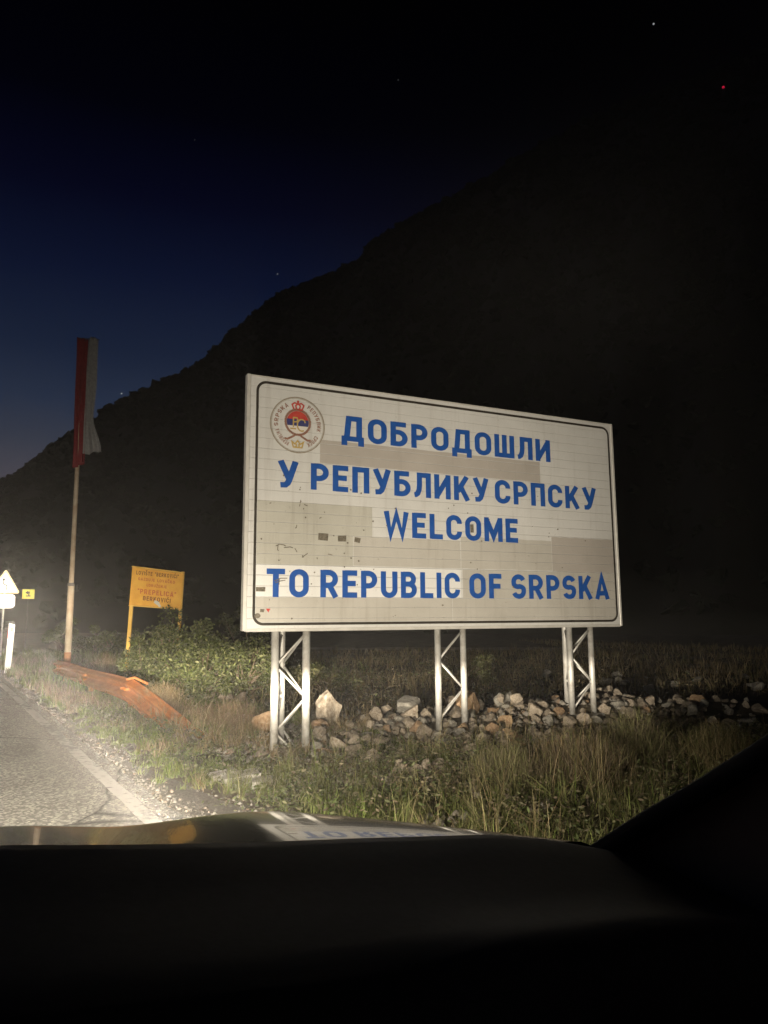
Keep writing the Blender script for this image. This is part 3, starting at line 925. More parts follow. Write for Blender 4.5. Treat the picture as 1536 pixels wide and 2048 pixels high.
for (x, y, r, lab) in ((-2.95, 12.6, .15, 'white rock at the foot of the green bush, leftmost of three'), (-2.62, 12.5, .14, 'white rock at the foot of the green bush, middle of three'),
                       (-2.35, 12.35, .13, 'white rock at the foot of the green bush, rightmost of three'), (-2.12, 10.2, .11, 'small white rock alone in the grass below the bush')):
    tag(rock('rock', x, y, r, key='stone', sink=.05), lab, 'rock', 'white rocks below the bush')
for k in range(60):
    u, w_ = random.uniform(.9, 5.6), random.uniform(-1.7, -.45)
    if w_ < -1.4 and u > 3.5: continue
    p = BW(u, w_)
    rock('rock', p.x, p.y, random.uniform(.06, .14), ground, sink=.1)
for k in range(60):
    p = Vector((random.uniform(3.6, 10), random.uniform(7.4, 18)))
    u, w_ = buw(p.x, p.y)
    if u < 5.3: continue
    rock('rock', p.x, p.y, random.uniform(.05, .15), ground, key='stone_grey', sink=.1)

# broken concrete slab in the verge
def slab(cx, cy_, lx, ly, hz, rz, tilt):
    bm = bmesh.new(); bmesh.ops.create_cube(bm, size=1)
    bmesh.ops.subdivide_edges(bm, edges=bm.edges[:], cuts=3, use_grid_fill=True)
    for v in bm.verts:
        c_ = v.co
        k = .12 * mnoise.noise(Vector((c_.x * 3 + cx, c_.y * 3, c_.z * 3)))
        v.co = Vector((c_.x * lx * (1 + k), c_.y * ly * (1 + k), c_.z * hz * (1 + 2 * k)))
    me = bpy.data.meshes.new('slab'); bm.to_mesh(me); bm.free()
    return me
sl = empty('broken_slab', (-1.20, 6.42, gz(-1.2, 6.42)), R(20))
for (x, y, z, lx, ly, hz, rz) in ((0, .05, .05, .30, .16, .06, 5), (.05, -.16, .035, .34, .13, .05, -8), (-.12, .24, .04, .24, .10, .05, 20)):
    o = link('slab_piece', slab(x, y, lx, ly, hz, rz, 0), M['concrete'], sl); o.location = (x, y, z); o.rotation_euler = (R(6), R(-4), R(rz))
tag(sl, 'broken white concrete slab lying in the grass near the road edge', 'concrete slab')

# ================================================================= guardrail
rail = empty('guardrail', W(14, 2.62, 0), YAW)        # local +y along the road
def rail_profile():
    pts = [(-.012, -.008), (0, 0), (-.012, .025), (-.078, .062), (-.083, .075), (-.078, .09), (-.012, .135), (0, .155), (-.012, .175), (-.078, .22), (-.083, .235), (-.078, .248), (-.012, .285), (0, .31), (-.012, .318)]
    return pts
RP = rail_profile()
def rail_section(name, st, m_):
    """st: (y along road, x offset, bottom z, lean, squash)"""
    mb = MB(); K = len(RP)
    ro_ = []
    for (y, x, zb, lean, sq) in st:
        cl, sl_ = math.cos(lean), math.sin(lean)
        row = []
        for (a, b) in RP:
            a2, b2 = a, b * sq
            row.append((x + a2 * cl + b2 * sl_, y, zb + b2 * cl - a2 * sl_ * .6))
        ro_.append(row)
    for side in (0, 1):
        b0 = len(mb.v)
        for r_ in ro_: mb.v += [(p[0] + side * .006, p[1], p[2]) for p in r_]
        for i in range(len(ro_) - 1):
            for j in range(K - 1):
                q = (b0 + i * K + j, b0 + i * K + j + 1, b0 + (i + 1) * K + j + 1, b0 + (i + 1) * K + j)
                mb.f.append(q if side == 0 else q[::-1])
    n0 = len(ro_) * K
    for i in range(len(ro_) - 1):
        for j in (0, K - 1): mb.f.append((i * K + j, (i + 1) * K + j, n0 + (i + 1) * K + j, n0 + i * K + j))
    for i in (0, len(ro_) - 1):
        for j in range(K - 1): mb.f.append((i * K + j, i * K + j + 1, n0 + i * K + j + 1, n0 + i * K + j))
    return mb.build(name, m_, rail, False)
A = []
for i in range(13):
    t = i / 12
    y = 5.7 - 7.7 * t
    A.append((y, .02 * math.sin(4 * t), .085 + .05 * t + .012 * math.sin(9 * t), .10 + .28 * t, 1.0))
ra_o = rail_section('rail_beam', A, M['rust_dull'])
B = []
for i in range(14):
    t = i / 13
    y = -1.85 - 4.0 * t
    B.append((y, -.012 + .02 * t, .155 - .46 * t ** 1.15, .40 + .35 * t, 1.0))
rail_section('rail_beam', B, M['rust'])
for y in (4.8, 1.6, -1.9):
    mb = MB(); mb.box(.06, .16, y - .05, y + .05, -.25, .34 if y > 0 else .36, .006); mb.build('post', M['rust'], rail)
for y in (5.2, 4.8, 1.6, -1.75, -2.0):
    for z in (.215, .30):
        mb = MB(); mb.tube([(-.03, y, z), (-.062 + .05, y, z)] if False else [(.03, y, z), (-.045, y, z)], .018, 8); mb.build('bolt', M['rust'], rail)
mb = MB(); mb.tube([(.02, -1.9, .44), (.10, -2.05, .475), (.22, -2.35, .40)], .02, 8); mb.build('bent_strap', M['rust'], rail)
tag(rail, 'rusty orange steel guardrail end dipping into the grass beside the road', 'guardrail')

# ================================================================= flag pole and flag
px, py = -8.23, 19.5
pole = empty('flag_pole', (px, py, gz(px, py)))
mb = MB(); mb.tube([(0, 0, -.2), (0, 0, .55)], .088, 14); mb.build('pole_foot', M['pole_rust'], pole, True)
mb = MB(); mb.tube([(0, 0, .5), (0, 0, 2.30)], .084, 14); mb.build('lower_tube', M['pole'], pole, True)
mb = MB(); mb.tube([(0, 0, 2.26), (0, 0, 2.34)], .094, 14); mb.build('collar', M['steel_dark'], pole, True)
mb = MB(); mb.tube([(0, 0, 2.3), (-.01, 0, 5.5), (-.02, 0, 9.02)], [.062, .056, .048], 12); mb.build('upper_tube', M['pole'], pole, True)
tag(pole, 'tall slim flag pole with rusty foot behind the guardrail', 'flag pole')
flag = empty('flag', (px, py - .02, 9.0))
def cloth(name, fx, m_, s0, s1):
    """fx(s, t) -> x, y, z ; s across the stripe, t down"""
    mb = MB(); ns, nt_ = 14, 40
    for j in range(nt_ + 1):
        for i in range(ns + 1): mb.v.append(fx(s0 + (s1 - s0) * i / ns, j / nt_))
    for j in range(nt_):
        for i in range(ns): mb.f.append((j * (ns + 1) + i, j * (ns + 1) + i + 1, (j + 1) * (ns + 1) + i + 1, (j + 1) * (ns + 1) + i))
    o = mb.build(name, m_, flag, True)
    so = o.modifiers.new('thickness', 'SOLIDIFY'); so.thickness = .004
    return o
def fx(s, t):
    # left (red) gathered at the hoist, right (white) flares a little at the hem
    top, bot = .03 - .10 * s, -3.5 + (.0 if s < .5 else .25) + .05 * s
    if s < .42:
        x = -.15 + .29 * (s / .42) + .14 * t - .06 * t * (1 - s / .42)
        z = top + (bot + .0 - top) * t - .12 * t * (1 - s / .42)
    elif s < .56:
        q = (s - .42) / .14
        x = .14 + .02 * q + (.02) * t; z = top + (bot - top) * t
    else:
        q = (s - .56) / .44
        flare = .26 * sstep(.68, 1.0, t) - .03 * sstep(.3, .7, t)
        x = .155 + .29 * q + flare * q ; z = top + .1 * math.sin(math.pi * q) * (1 - t) + (bot - top) * t - .03 * math.sin(6 * q) * t
    y = -.10 - .055 * math.sin(s * 31 + 1.4 * t) * (.7 + .5 * t) - .03 * math.sin(s * 57 - 3 * t) + .02 * math.sin(9 * t + 4 * s)
    if .42 < s < .56: y += .12 * math.sin(math.pi * (s - .42) / .14)
    return (x, y, z)
cloth('red_stripe', fx, M['red_cloth'], 0, .44)
cloth('blue_stripe', fx, M['blue_cloth'], .44, .55)
cloth('white_stripe', fx, M['white_cloth'], .55, 1.0)
mb = MB(); mb.tube([(-.16, -.06, .04), (.45, -.06, -.02)], .014, 8); mb.build('top_rod', M['steel_dark'], flag, True)
tag(flag, 'red, blue and white flag hanging limp from the tall pole', 'flag')

# ================================================================= orange hunting-ground sign
og = empty('orange_sign', (-5.17, 15.0, gz(-5.17, 15)), R(-4))
og.rotation_euler = (0, R(2.2), R(-4))
gzo = gz(-5.17, 15)
mb = MB(); mb.box(-.035, .035, 0, .05, -.2, 2.42, .006); mb.build('post', M['yellow_post'], og)
mb = MB(); mb.box(.985, 1.045, 0, .05, -.2, 2.36, .006); mb.build('post', M['yellow_post'], og)
mb = MB(); mb.prism([(-.03, 1.66), (1.03, 1.62), (1.035, 2.32), (-.025, 2.42)], -.022, -.003); mb.build('panel', M['orange_panel'], og)
mb = MB(); mb.prism([(-.036, 2.424), (1.04, 2.324), (1.04, 2.345), (-.036, 2.446)], -.028, .0); mb.build('top_strip', M['yellow_post'], og)
mb = MB(); mb.prism([(-.036, 1.64), (1.035, 1.595), (1.035, 1.617), (-.036, 1.657)], -.028, .0); mb.build('bottom_strip', M['yellow_post'], og)
def sk(x, y): return (x, y - .07 * x)
for t, a, b, v_, cap, m_ in (('LOVIŠTE "BERKOVIĆI"', .07, .95, 2.28, .078, 'ink_brown'), ('GAZDUJE LOVAČKO', .12, .88, 2.17, .058, 'ink_red'), ('UDRUŽENJE', .30, .72, 2.06, .056, 'ink_red'),
                          ('"PREPELICA"', .13, .92, 1.905, .098, 'ink_red'), ('BERKOVIĆI', .25, .82, 1.78, .085, 'ink_brown')):
    mb = MB()
    word_mesh(mb, t, a, b, v_, cap, -.0262, gap=.2, place=sk, weight=1.0)
    mb.build('lettering', M[m_], og)
mb = MB(); mb.prism([(.48, 1.72), (.56, 1.67), (.60, 1.63), (.64, 1.645), (.58, 1.74), (.50, 1.77)], -.034, -.0285); mb.build('torn_patch', M['galv'], og)
tag(og, 'orange notice panel with brown lettering on two yellow posts behind the bush', 'notice sign')

# ================================================================= road signs on the left
sg = empty('warning_sign', (-13.55, 26.5, gz(-13.55, 26.5)), YAW)
mb = MB(); mb.tube([(0, .03, -.3), (0, .03, 3.05)], .03, 10); mb.build('post', M['galv'], sg, True)
def tri(s, cz, r):
    """rounded triangle, half side s"""
    cs = [(0, cz + s * 1.155), (-s, cz - s * .577), (s, cz - s * .577)]
    out = []
    for (x, z), a0 in zip(cs, (30, 150, 270)):
        k = math.hypot(x, z - cz); f_ = (k - 2 * r) / k
        out += arc(x * f_, cz + (z - cz) * f_, r, r, a0, a0 + 120, 6)
    return out
mb = MB(); mb.prism(tri(.50, 2.64, .05)[::1], -.012, .0); mb.build('border_plate', M['cream_edge'], sg)
mb = MB(); mb.prism(tri(.40, 2.64, .03), -.017, -.0125); mb.build('face', M['white_sheet'], sg)
mb = MB()
for s in ([(-.05, 2.86), (-.05, 2.68), (.06, 2.62), (.06, 2.46)], [(-.085, 2.81), (-.05, 2.875), (-.015, 2.81)]):
    v, f = ribbon(s, .02); mb.add([(a, -.0185, b) for a, b in v], f)
mb.build('bend_symbol', M['black_ink'], sg)
pl = []
for cx, cz, a0 in ((.20, 2.20, 0), (-.20, 2.20, 90), (-.20, 1.94, 180), (.20, 1.94, 270)): pl += arc(cx, cz, .15, .12, a0, a0 + 90, 7)
mb = MB(); mb.prism(pl, -.012, .0); mb.build('distance_plate', M['white_sheet'], sg)
mb = MB(); word_mesh(mb, '0-0 km', -.24, .24, 2.03, .075, -.0135, gap=.2); mb.build('plate_lettering', M['black_ink'], sg)
tag(sg, 'white triangular double-bend warning sign with a rounded white plate under it', 'road sign')
ys_ = empty('yellow_sign', (-17.25, 36, gz(-17.25, 36)), YAW)
mb = MB(); mb.tube([(0, .03, -.3), (0, .03, 2.9)], .022, 8); mb.build('post', M['steel_dark'], ys_, True)
mb = MB(); mb.box(-.27, .27, -.012, 0, 2.44, 2.90, .004); mb.build('plate', M['yellow_sheet'], ys_)
mb = MB()
for s in ([(-.10, 2.74), (.06, 2.74)], [(-.02, 2.81), (-.10, 2.74), (-.02, 2.68)], [(-.10, 2.58), (.10, 2.58)], [(.02, 2.80), (.02, 2.60)]):
    v, f = ribbon(s, .022); mb.add([(a, -.0135, b) for a, b in v], f)
mb.build('plate_symbol', M['black_ink'], ys_)
tag(ys_, 'small square yellow sign with black marks, farthest along the road', 'road sign')
de = empty('delineator_post', (-10.02, 20.0, gz(-10.02, 20)), YAW)
de.rotation_euler = (R(-1), R(2.0), YAW)
mb = MB(); mb.prism([(-.07, -.2), (.07, -.2), (.07, 1.27), (-.07, 1.31)], -.06, .05); mb.build('post', M['white_sheet'], de)
mb = MB(); mb.prism([(-.035, 1.08), (.035, 1.08), (.035, 1.2), (-.035, 1.2)], -.066, -.061); mb.build('reflector', M['yellow_reflector'], de)
mb = MB(); mb.prism([(-.068, 1.275), (.068, 1.275), (.05, 1.34), (-.05, 1.37)], -.058, .048); mb.build('cap', M['black_ink'], de)
mb = MB(); mb.prism([(-.085, .9), (-.071, .9), (-.071, 1.2), (-.085, 1.2)], -.05, .04); mb.build('side_reflector', M['red_reflector'], de)
tag(de, 'white roadside delineator post with yellow reflector, leaning slightly', 'delineator')

# ================================================================= grass, weeds, shrubs
def vec_gz(P): return np.array([gz(x, y) for x, y in P])
def blades(name, P, H, Wd, tint, lean=.35, segs=3, label=None, cat='grass', mat_='blade', parent=None, z=None, ang=None):
    """P (n,2) base, H heights, Wd widths, tint (n,3): one mesh of curved tapering blades"""
    n = len(P)
    if z is None: z = vec_gz(P)
    ang = rng.uniform(0, 2 * np.pi, n) if ang is None else ang + rng.normal(0, .7, n)
    ld = np.stack([np.cos(ang), np.sin(ang)], 1)
    la = np.abs(rng.normal(0, lean, n)) + .05
    fa = rng.uniform(0, 2 * np.pi, n)
    sd = np.stack([np.cos(fa), np.sin(fa)], 1)
    rows = segs + 1
    V = np.zeros((n, 2 * segs + 1, 3))
    for k in range(segs + 1):
        t = k / segs
        c = P + ld * (la * H * t ** 1.8)[:, None]
        zz = z - .02 + H * (t - .18 * la * t * t)
        hw = Wd * .5 * (1 - t) ** .7
        if k < segs:
            V[:, 2 * k, :2] = c - sd * hw[:, None]; V[:, 2 * k, 2] = zz
            V[:, 2 * k + 1, :2] = c + sd * hw[:, None]; V[:, 2 * k + 1, 2] = zz
        else:
            V[:, 2 * k, :2] = c; V[:, 2 * k, 2] = zz
    nv = 2 * segs + 1
    tri_ = []
    for k in range(segs - 1): tri_ += [(2*k, 2*k+1, 2*k+3), (2*k, 2*k+3, 2*k+2)]
    tri_ += [(2*segs-2, 2*segs-1, 2*segs)]
    T = (np.array(tri_)[None] + (np.arange(n) * nv)[:, None, None]).reshape(-1, 3)
    return tri_object(name, V.reshape(-1, 3), T, np.repeat(tint, nv, 0), mat_, parent)
def tri_object(name, V, T, C_, mat_, parent=None):
    me = bpy.data.meshes.new(name)
    me.vertices.add(len(V)); me.vertices.foreach_set('co', np.ascontiguousarray(V, dtype=np.float32).ravel())
    me.loops.add(len(T) * 3); me.loops.foreach_set('vertex_index', np.ascontiguousarray(T, dtype=np.int32).ravel())
    me.polygons.add(len(T)); me.polygons.foreach_set('loop_start', np.arange(0, len(T) * 3, 3, dtype=np.int32))
    me.update(calc_edges=True)
    at = me.attributes.new('tint', 'FLOAT_COLOR', 'POINT')
    at.data.foreach_set('color', np.concatenate([C_, np.ones((len(C_), 1))], 1).astype(np.float32).ravel())
    me.validate()
    return link(name, me, M[mat_], parent)
def cols(n, palette, jitter=.18):
    p = np.array(palette)
    i = rng.integers(0, len(p), n); j = rng.integers(0, len(p), n); t = rng.random((n, 1))
    c = p[i] * t + p[j] * (1 - t)
    return np.clip(c * (1 + rng.normal(0, jitter, (n, 1))), .01, .9)
GREEN = [(.10, .15, .026), (.15, .20, .042), (.20, .235, .065), (.075, .11, .024)]
OLIVE = [(.13, .14, .048), (.19, .185, .075), (.10, .105, .04), (.24, .225, .11)]
DRY = [(.24, .18, .092), (.31, .235, .13), (.17, .12, .06), (.36, .29, .175)]
BROWN = [(.15, .115, .075), (.11, .085, .058), (.20, .155, .105)]
def nz(P, s, seed): return np.array([n2(x, y, s, seed) for x, y in P])
def region(n, d0, d1, n0, n1, clump=0.0):
    d = d0 + (d1 - d0) * rng.random(n); q = n0 + (n1 - n0) * rng.random(n)
    P = np.stack([d * DX + q * NX, d * DY + q * NY], 1)
    return P, d, q
def keep(P, mask): return P[mask]
parts = []
def grass_piece(P, H, Wd, tint, lean=.35, segs=3): parts.append((P, H, Wd, tint, lean, segs))
def edge_fade(q, d): return rng.random(len(q)) < np.clip((q - (1.62 + .10 * np.sin(d * 1.7) + .5 * np.exp(-((d - 5.0) / 1.2) ** 2))) / .35, 0, 1)
def make_grass(name, spec, label):
    """spec: list of (P, H, W, tint, lean)"""
    P = np.concatenate([s[0] for s in spec]); H = np.concatenate([s[1] for s in spec]); Wd = np.concatenate([s[2] for s in spec])
    tn = np.concatenate([s[3] for s in spec]); lean = spec[0][4]
    # gather the blades into tufts: pull each towards one of a loose set of centres and let it lean outwards
    nc = max(40, len(P) // 16)
    ctr = P[rng.choice(len(P), nc, replace=False)]
    cell = {}
    g = .35
    for i, c_ in enumerate(ctr): cell.setdefault((int(math.floor(c_[0] / g)), int(math.floor(c_[1] / g))), []).append(i)
    ang = rng.uniform(0, 2 * np.pi, len(P))
    hs = np.exp(rng.normal(0, .28, nc))
    ts = 1 + rng.normal(0, .22, (nc, 1)).clip(-.5, .6)
    for i in range(len(P)):
        cx, cy2 = int(math.floor(P[i, 0] / g)), int(math.floor(P[i, 1] / g))
        cand = cell.get((cx, cy2))
        if not cand: continue
        j = cand[rng.integers(0, len(cand))]
        dlt = P[i] - ctr[j]
        P[i] = ctr[j] + dlt * .33
        ang[i] = math.atan2(dlt[1], dlt[0])
        H[i] *= hs[j]
        tn[i] = tn[i] * ts[j]
    o = blades(name, P, H, Wd, tn, lean, ang=ang)
    o['kind'] = 'stuff'; tag(o, label, 'grass')
    return o
def U(n, a, b): return rng.uniform(a, b, n)
# green verge beside the road
P, d, q = region(84000, 4.2, 15, 1.55, 4.4)
k = edge_fade(q, d) & (nz(P, .9, 1) > -.42); P = P[k]
n = len(P); patch = nz(P, .55, 12.0)
q = q[k]; d = d[k]
Hh = U(n, .05, .16) * (1 + .6 * np.clip(patch, -.5, .8)) * np.where((q < 2.75) & (d > 7.2), .6, 1.0) * np.where((q > 2.6) & (d < 8), .55, 1.0)
make_grass('verge_grass', [(P, Hh, U(n, .006, .013), cols(n, GREEN + OLIVE[1:2]), .65)], 'short green verge grass between the road edge and the guardrail')
P, d, q = region(22000, 15, 34, 1.6, 9)
k = edge_fade(q, d); P = P[k]; n = len(P)
make_grass('far_verge_grass', [(P, U(n, .12, .34), U(n, .012, .026), cols(n, GREEN + OLIVE), .45)], 'rough green grass of the verge past the guardrail and flag pole')
# dry straw
P1, d, q = region(12000, 6, 13.5, 1.9, 4.2); k = (nz(P1, .8, 21) > .08) & (np.abs(q - 2.35) < 1.0); P1 = P1[k]
P2, d, q = region(11000, 12, 27, 1.75, 3.6); k = (nz(P2, .5, 22) > -.25) & ((q < 2.35) | (d > 20) | (q > 2.9)); P2 = P2[k]
P3, d, q = region(9000, 7.5, 11, 2.6, 4.6); k = nz(P3, .9, 25) > .05; P3 = P3[k]
sp = []
for Pq, h0, h1 in ((P1, .07, .20), (P2, .12, .30), (P3, .10, .28)): sp.append((Pq, U(len(Pq), h0, h1), U(len(Pq), .004, .010), cols(len(Pq), DRY), .5))
make_grass('dry_grass', sp, 'dry straw-coloured grass along the guardrail')
# grass in front of and below the board
P, d, q = region(70000, 3.0, 7.6, 2.0, 8.5)
uw = np.array([buw(x, y) for x, y in P])
den = np.clip(.75 + .9 * nz(P, .7, 31), .1, 1) * np.where(uw[:, 1] > -.3, .15, 1.0) * np.clip(.5 - .5 * uw[:, 1], .25, 1)
k = (rng.random(len(P)) < den) & edge_fade(q, d); P = P[k]; q = q[k]; n = len(P)
big = np.clip(nz(P, .5, 33), 0, 1)
make_grass('foreground_grass', [(P, U(n, .04, .14) * (1 + .9 * big) * np.clip(1.15 - 1.0 * (uw[k][:, 1] + 1.4), .42, 1.15), U(n, .004, .010), cols(n, GREEN[:3] + OLIVE + OLIVE + BROWN[:1]), .75)], 'olive green grass below the welcome board')
P, d, q = region(4200, 3.0, 6.2, 2.3, 8.0); k = nz(P, .9, 41) > .0; P = P[k]; n = len(P)
make_grass('tall_straw', [(P, U(n, .18, .46), U(n, .003, .006), cols(n, OLIVE + DRY), .4)], 'tall thin straw stems standing in the grass below the board')
# field behind the board
P, d, q = region(70000, 8, 36, 4.0, 30); uw = np.array([buw(x, y) for x, y in P])
k = (nz(P, .35, 51) > -.3) & ((uw[:, 1] > 1.35) | (uw[:, 0] < .2)) & ((P[:, 1] < 31.5) | (np.abs(P[:, 0]) > 8)) & (rng.random(len(P)) < np.clip(14 / np.hypot(P[:, 0], P[:, 1]), .25, 1)); P = P[k]
n = len(P); far = np.hypot(P[:, 0], P[:, 1])
make_grass('field_grass', [(P, U(n, .08, .30), U(n, .006, .012) * (1 + far / 18), cols(n, OLIVE[:2] + DRY + DRY), .45)], 'rough dry grass of the dark field behind the board')

def forbs(name, P, hmax, ls, palette, label):
    n = len(P); z = vec_gz(P)
    L0 = np.concatenate([P, (z + hmax * rng.random(n) ** 1.4)[:, None]], 1)
    a = rng.normal(0, 1, (n, 3)); a[:, 2] *= .5; a /= np.linalg.norm(a, axis=1)[:, None]
    b = np.cross(a, rng.normal(0, 1, (n, 3))); b /= np.linalg.norm(b, axis=1)[:, None]
    s = (ls * rng.uniform(.5, 1.5, n))[:, None]
    V = np.stack([L0 - a * s, L0 + b * s * .4, L0 + a * s, L0 - b * s * .4], 1)
    T = (np.array([(0, 1, 2), (0, 2, 3)])[None] + (np.arange(n) * 4)[:, None, None]).reshape(-1, 3)
    o = tri_object(name, V.reshape(-1, 3), T, np.repeat(cols(n, palette, .25), 4, 0), 'leaf')
    o['kind'] = 'stuff'; tag(o, label, 'weeds')
def clump(n, nc, d0, d1, n0, n1, spread):
    c_, _, _ = region(nc, d0, d1, n0, n1)
    sc = np.exp(rng.normal(0, .5, nc)) * spread
    i = rng.integers(0, nc, n)
    return c_[i] + rng.normal(0, 1, (n, 2)) * sc[i][:, None]
WEED = [(.10, .13, .045), (.14, .16, .07), (.08, .10, .04), (.17, .16, .09), (.20, .17, .11)]
P = clump(16000, 230, 4.6, 14, 1.95, 4.2, .10); q = P @ np.array([NX, NY]); P = P[q > 1.75]
forbs('verge_weeds', P, .13, .017, WEED, 'small leafy weeds mixed into the verge grass beside the guardrail')
P = clump(26000, 300, 3.2, 7.4, 2.4, 8.5, .13)
uw = np.array([buw(x, y) for x, y in P]); P = P[(uw[:, 1] < -.75 - .25 * np.sin(uw[:, 0] * 2.3)) | (rng.random(len(P)) < .04)]
forbs('foreground_weeds', P, .19, .016, WEED + BROWN, 'tangled leafy weeds among the grass below the welcome board')
P = clump(12000, 160, 8.5, 20, 4.5, 14, .22)
forbs('field_weeds', P, .25, .026, WEED + DRY, 'scrubby weeds on the field behind the stone bank')

# loose gravel along the road edge
def pebbles(name, P, S, tint, label):
    n = len(P); z = vec_gz(P)
    base = np.array([(1, 0, 0), (0, 1, 0), (-1, 0, 0), (0, -1, 0), (0, 0, .8), (0, 0, -.5)])
    T0 = np.array([(0, 1, 4), (1, 2, 4), (2, 3, 4), (3, 0, 4), (1, 0, 5), (2, 1, 5), (3, 2, 5), (0, 3, 5)])
    a = rng.uniform(0, 6.28, n); ca, sa = np.cos(a), np.sin(a)
    V = base[None] * (1 + rng.uniform(-.35, .35, (n, 6, 3))) * S[:, None, None]
    x = V[:, :, 0] * ca[:, None] - V[:, :, 1] * sa[:, None]; y = V[:, :, 0] * sa[:, None] + V[:, :, 1] * ca[:, None]
    V = np.stack([x + P[:, :1], y + P[:, 1:], V[:, :, 2] + (np.maximum(z, -.012) + S * .35)[:, None]], 2)
    T = (T0[None] + (np.arange(n) * 6)[:, None, None]).reshape(-1, 3)
    o = tri_object(name, V.reshape(-1, 3), T, np.repeat(tint, 6, 0), 'pebble')
    o['kind'] = 'stuff'; tag(o, label, 'gravel')
M['pebble'] = leaf_mat('pebble', .9, 0.0)
GR = [(.21, .19, .155), (.29, .265, .225), (.16, .135, .11), (.35, .325, .285), (.25, .185, .135)]
P, d, q = region(26000, 3.6, 24, 1.42, 2.3)
wd = .30 + .10 * np.sin(d * 1.7) + .6 * np.exp(-((d - 5.0) / 1.3) ** 2)
k = rng.random(len(P)) < np.clip(1.15 - (q - 1.42) / wd, 0, 1); P = P[k]; n = len(P)
pebbles('gravel', P, rng.gamma(2.2, .0034, n).clip(.003, .019), cols(n, GR), 'pale loose gravel scattered along the road edge')
P, d, q = region(9000, 4.0, 9.5, 2.5, 9.0); k = nz(P, .8, 61) > -.1; P = P[k]; n = len(P)
pebbles('rubble', P, rng.gamma(2.0, .012, n).clip(.006, .06), cols(n, GR), 'small limestone rubble strewn around the stone bank and grass')

def shrub(name, x, y, rx, ry, h, nl, ls, palette, label, group=None, base=.05, dens=.0, cat='bush', tall=0, rz=0.0):
    root = empty(name, (x, y, gz(x, y)), rz)
    # clumps
    nc = max(8, int(nl / 170))
    C0 = []
    for _ in range(nc):
        a = random.uniform(0, 6.28); r_ = math.sqrt(random.random())
        zc = h * (base + (1 - base) * random.random() ** .8 * (1 - .55 * r_ ** 2))
        C0.append((rx * r_ * math.cos(a) * .9, ry * r_ * math.sin(a) * .9, zc, random.uniform(.10, .27) * min(1.2, (rx + ry + h) / 2)))
    C0 = np.array(C0)
    ci = rng.integers(0, nc, nl)
    v = rng.normal(0, 1, (nl, 3)); v /= np.linalg.norm(v, axis=1)[:, None]
    rad = C0[ci, 3] * rng.random(nl) ** .45
    L0 = C0[ci, :3] + v * rad[:, None] * np.array([1, 1, .8])
    L0[:, 2] = np.maximum(L0[:, 2], .02)
    a = v * .6 + rng.normal(0, .7, (nl, 3)); a /= np.linalg.norm(a, axis=1)[:, None]
    b = np.cross(a, rng.normal(0, 1, (nl, 3))); b /= np.linalg.norm(b, axis=1)[:, None]
    s = ls * rng.uniform(.6, 1.35, nl)[:, None]
    cN = np.cross(a, b)
    V = np.stack([L0 - a * s, L0 + b * s * .42 + cN * s * .12, L0 + a * s, L0 - b * s * .42 + cN * s * .12], 1)
    T = (np.array([(0, 1, 2), (0, 2, 3)])[None] + (np.arange(nl) * 4)[:, None, None]).reshape(-1, 3)
    tri_object('foliage', V.reshape(-1, 3), T, np.repeat(cols(nl, palette, .2), 4, 0), 'leaf', root)
    mb = MB()
    for i in range(min(nc, 40)):
        c_ = C0[i]
        mid = (c_[0] * .45 + random.uniform(-.08, .08), c_[1] * .45 + random.uniform(-.08, .08), c_[2] * .55)
        mb.tube([(c_[0] * .1, c_[1] * .1, -.05), mid, (c_[0], c_[1], c_[2])], [.02 * h, .013 * h, .005], 5)
    mb.build('stems', M['bark'], root)
    tag(root, label, cat, group)
    return root
BUSH = [(.11, .135, .042), (.16, .18, .065), (.085, .10, .034), (.22, .22, .10)]
BUSHD = [(.05, .065, .025), (.08, .09, .04), (.10, .10, .05)]
p = W(12.7, 3.95); shrub('bush', p.x, p.y, .75, 1.25, 1.38, 9500, .034, BUSH + BUSHD[:2], 'large leafy green bush behind the bend of the rusty guardrail', rz=YAW)
p = W(14.9, 3.55); shrub('bush', p.x, p.y, .50, 1.35, .98, 6500, .032, BUSH + BUSHD[:1], 'low green bush along the guardrail at the foot of the orange sign', rz=YAW)
shrub('bush', -2.55, 13.3, .8, .8, 1.15, 5500, .034, BUSH + BUSHD, 'darker green bush next to the large bush, nearest to the welcome board')
shrub('bush', -4.15, 14.5, .55, .5, 1.45, 3600, .034, BUSHD + BUSH, 'tall dull green shrub in front of the right post of the orange sign')
shrub('bush', -3.0, 15.9, 1.0, .9, 1.5, 4200, .036, BUSHD, 'dim grey-green shrub between the orange sign and the welcome board')
for i, (x, y, h, lab) in enumerate(((-12.4, 29.5, 1.6, 'grey-green shrub by the road behind the white delineator'), (-11.2, 29.0, 1.5, 'roadside shrub second from the delineator'),
                                     (-10.2, 28.5, 1.4, 'roadside shrub just left of the flag pole'), (-9.0, 27.8, 1.25, 'roadside shrub just right of the flag pole'),
                                     (-13.6, 31.5, 1.8, 'shrub behind the triangular warning sign'), (-7.6, 27.0, .9, 'low shrub between the flag pole and the orange sign'))):
    shrub('bush', x, y, .95, .85, h, 2200, .06, BUSHD + BUSH[:1], lab, 'shrubs along the roadside')
for i, (x, y, h, lab) in enumerate(((-1.0, 14.2, .7, 'dim scrub clump directly behind the nearest leg'), (1.7, 15.6, .6, 'dark scrub clump behind the middle leg'))):
    shrub('bush', x, y, .8, .6, h, 1500, .03, BUSHD + OLIVE, lab, 'scrub behind the board')
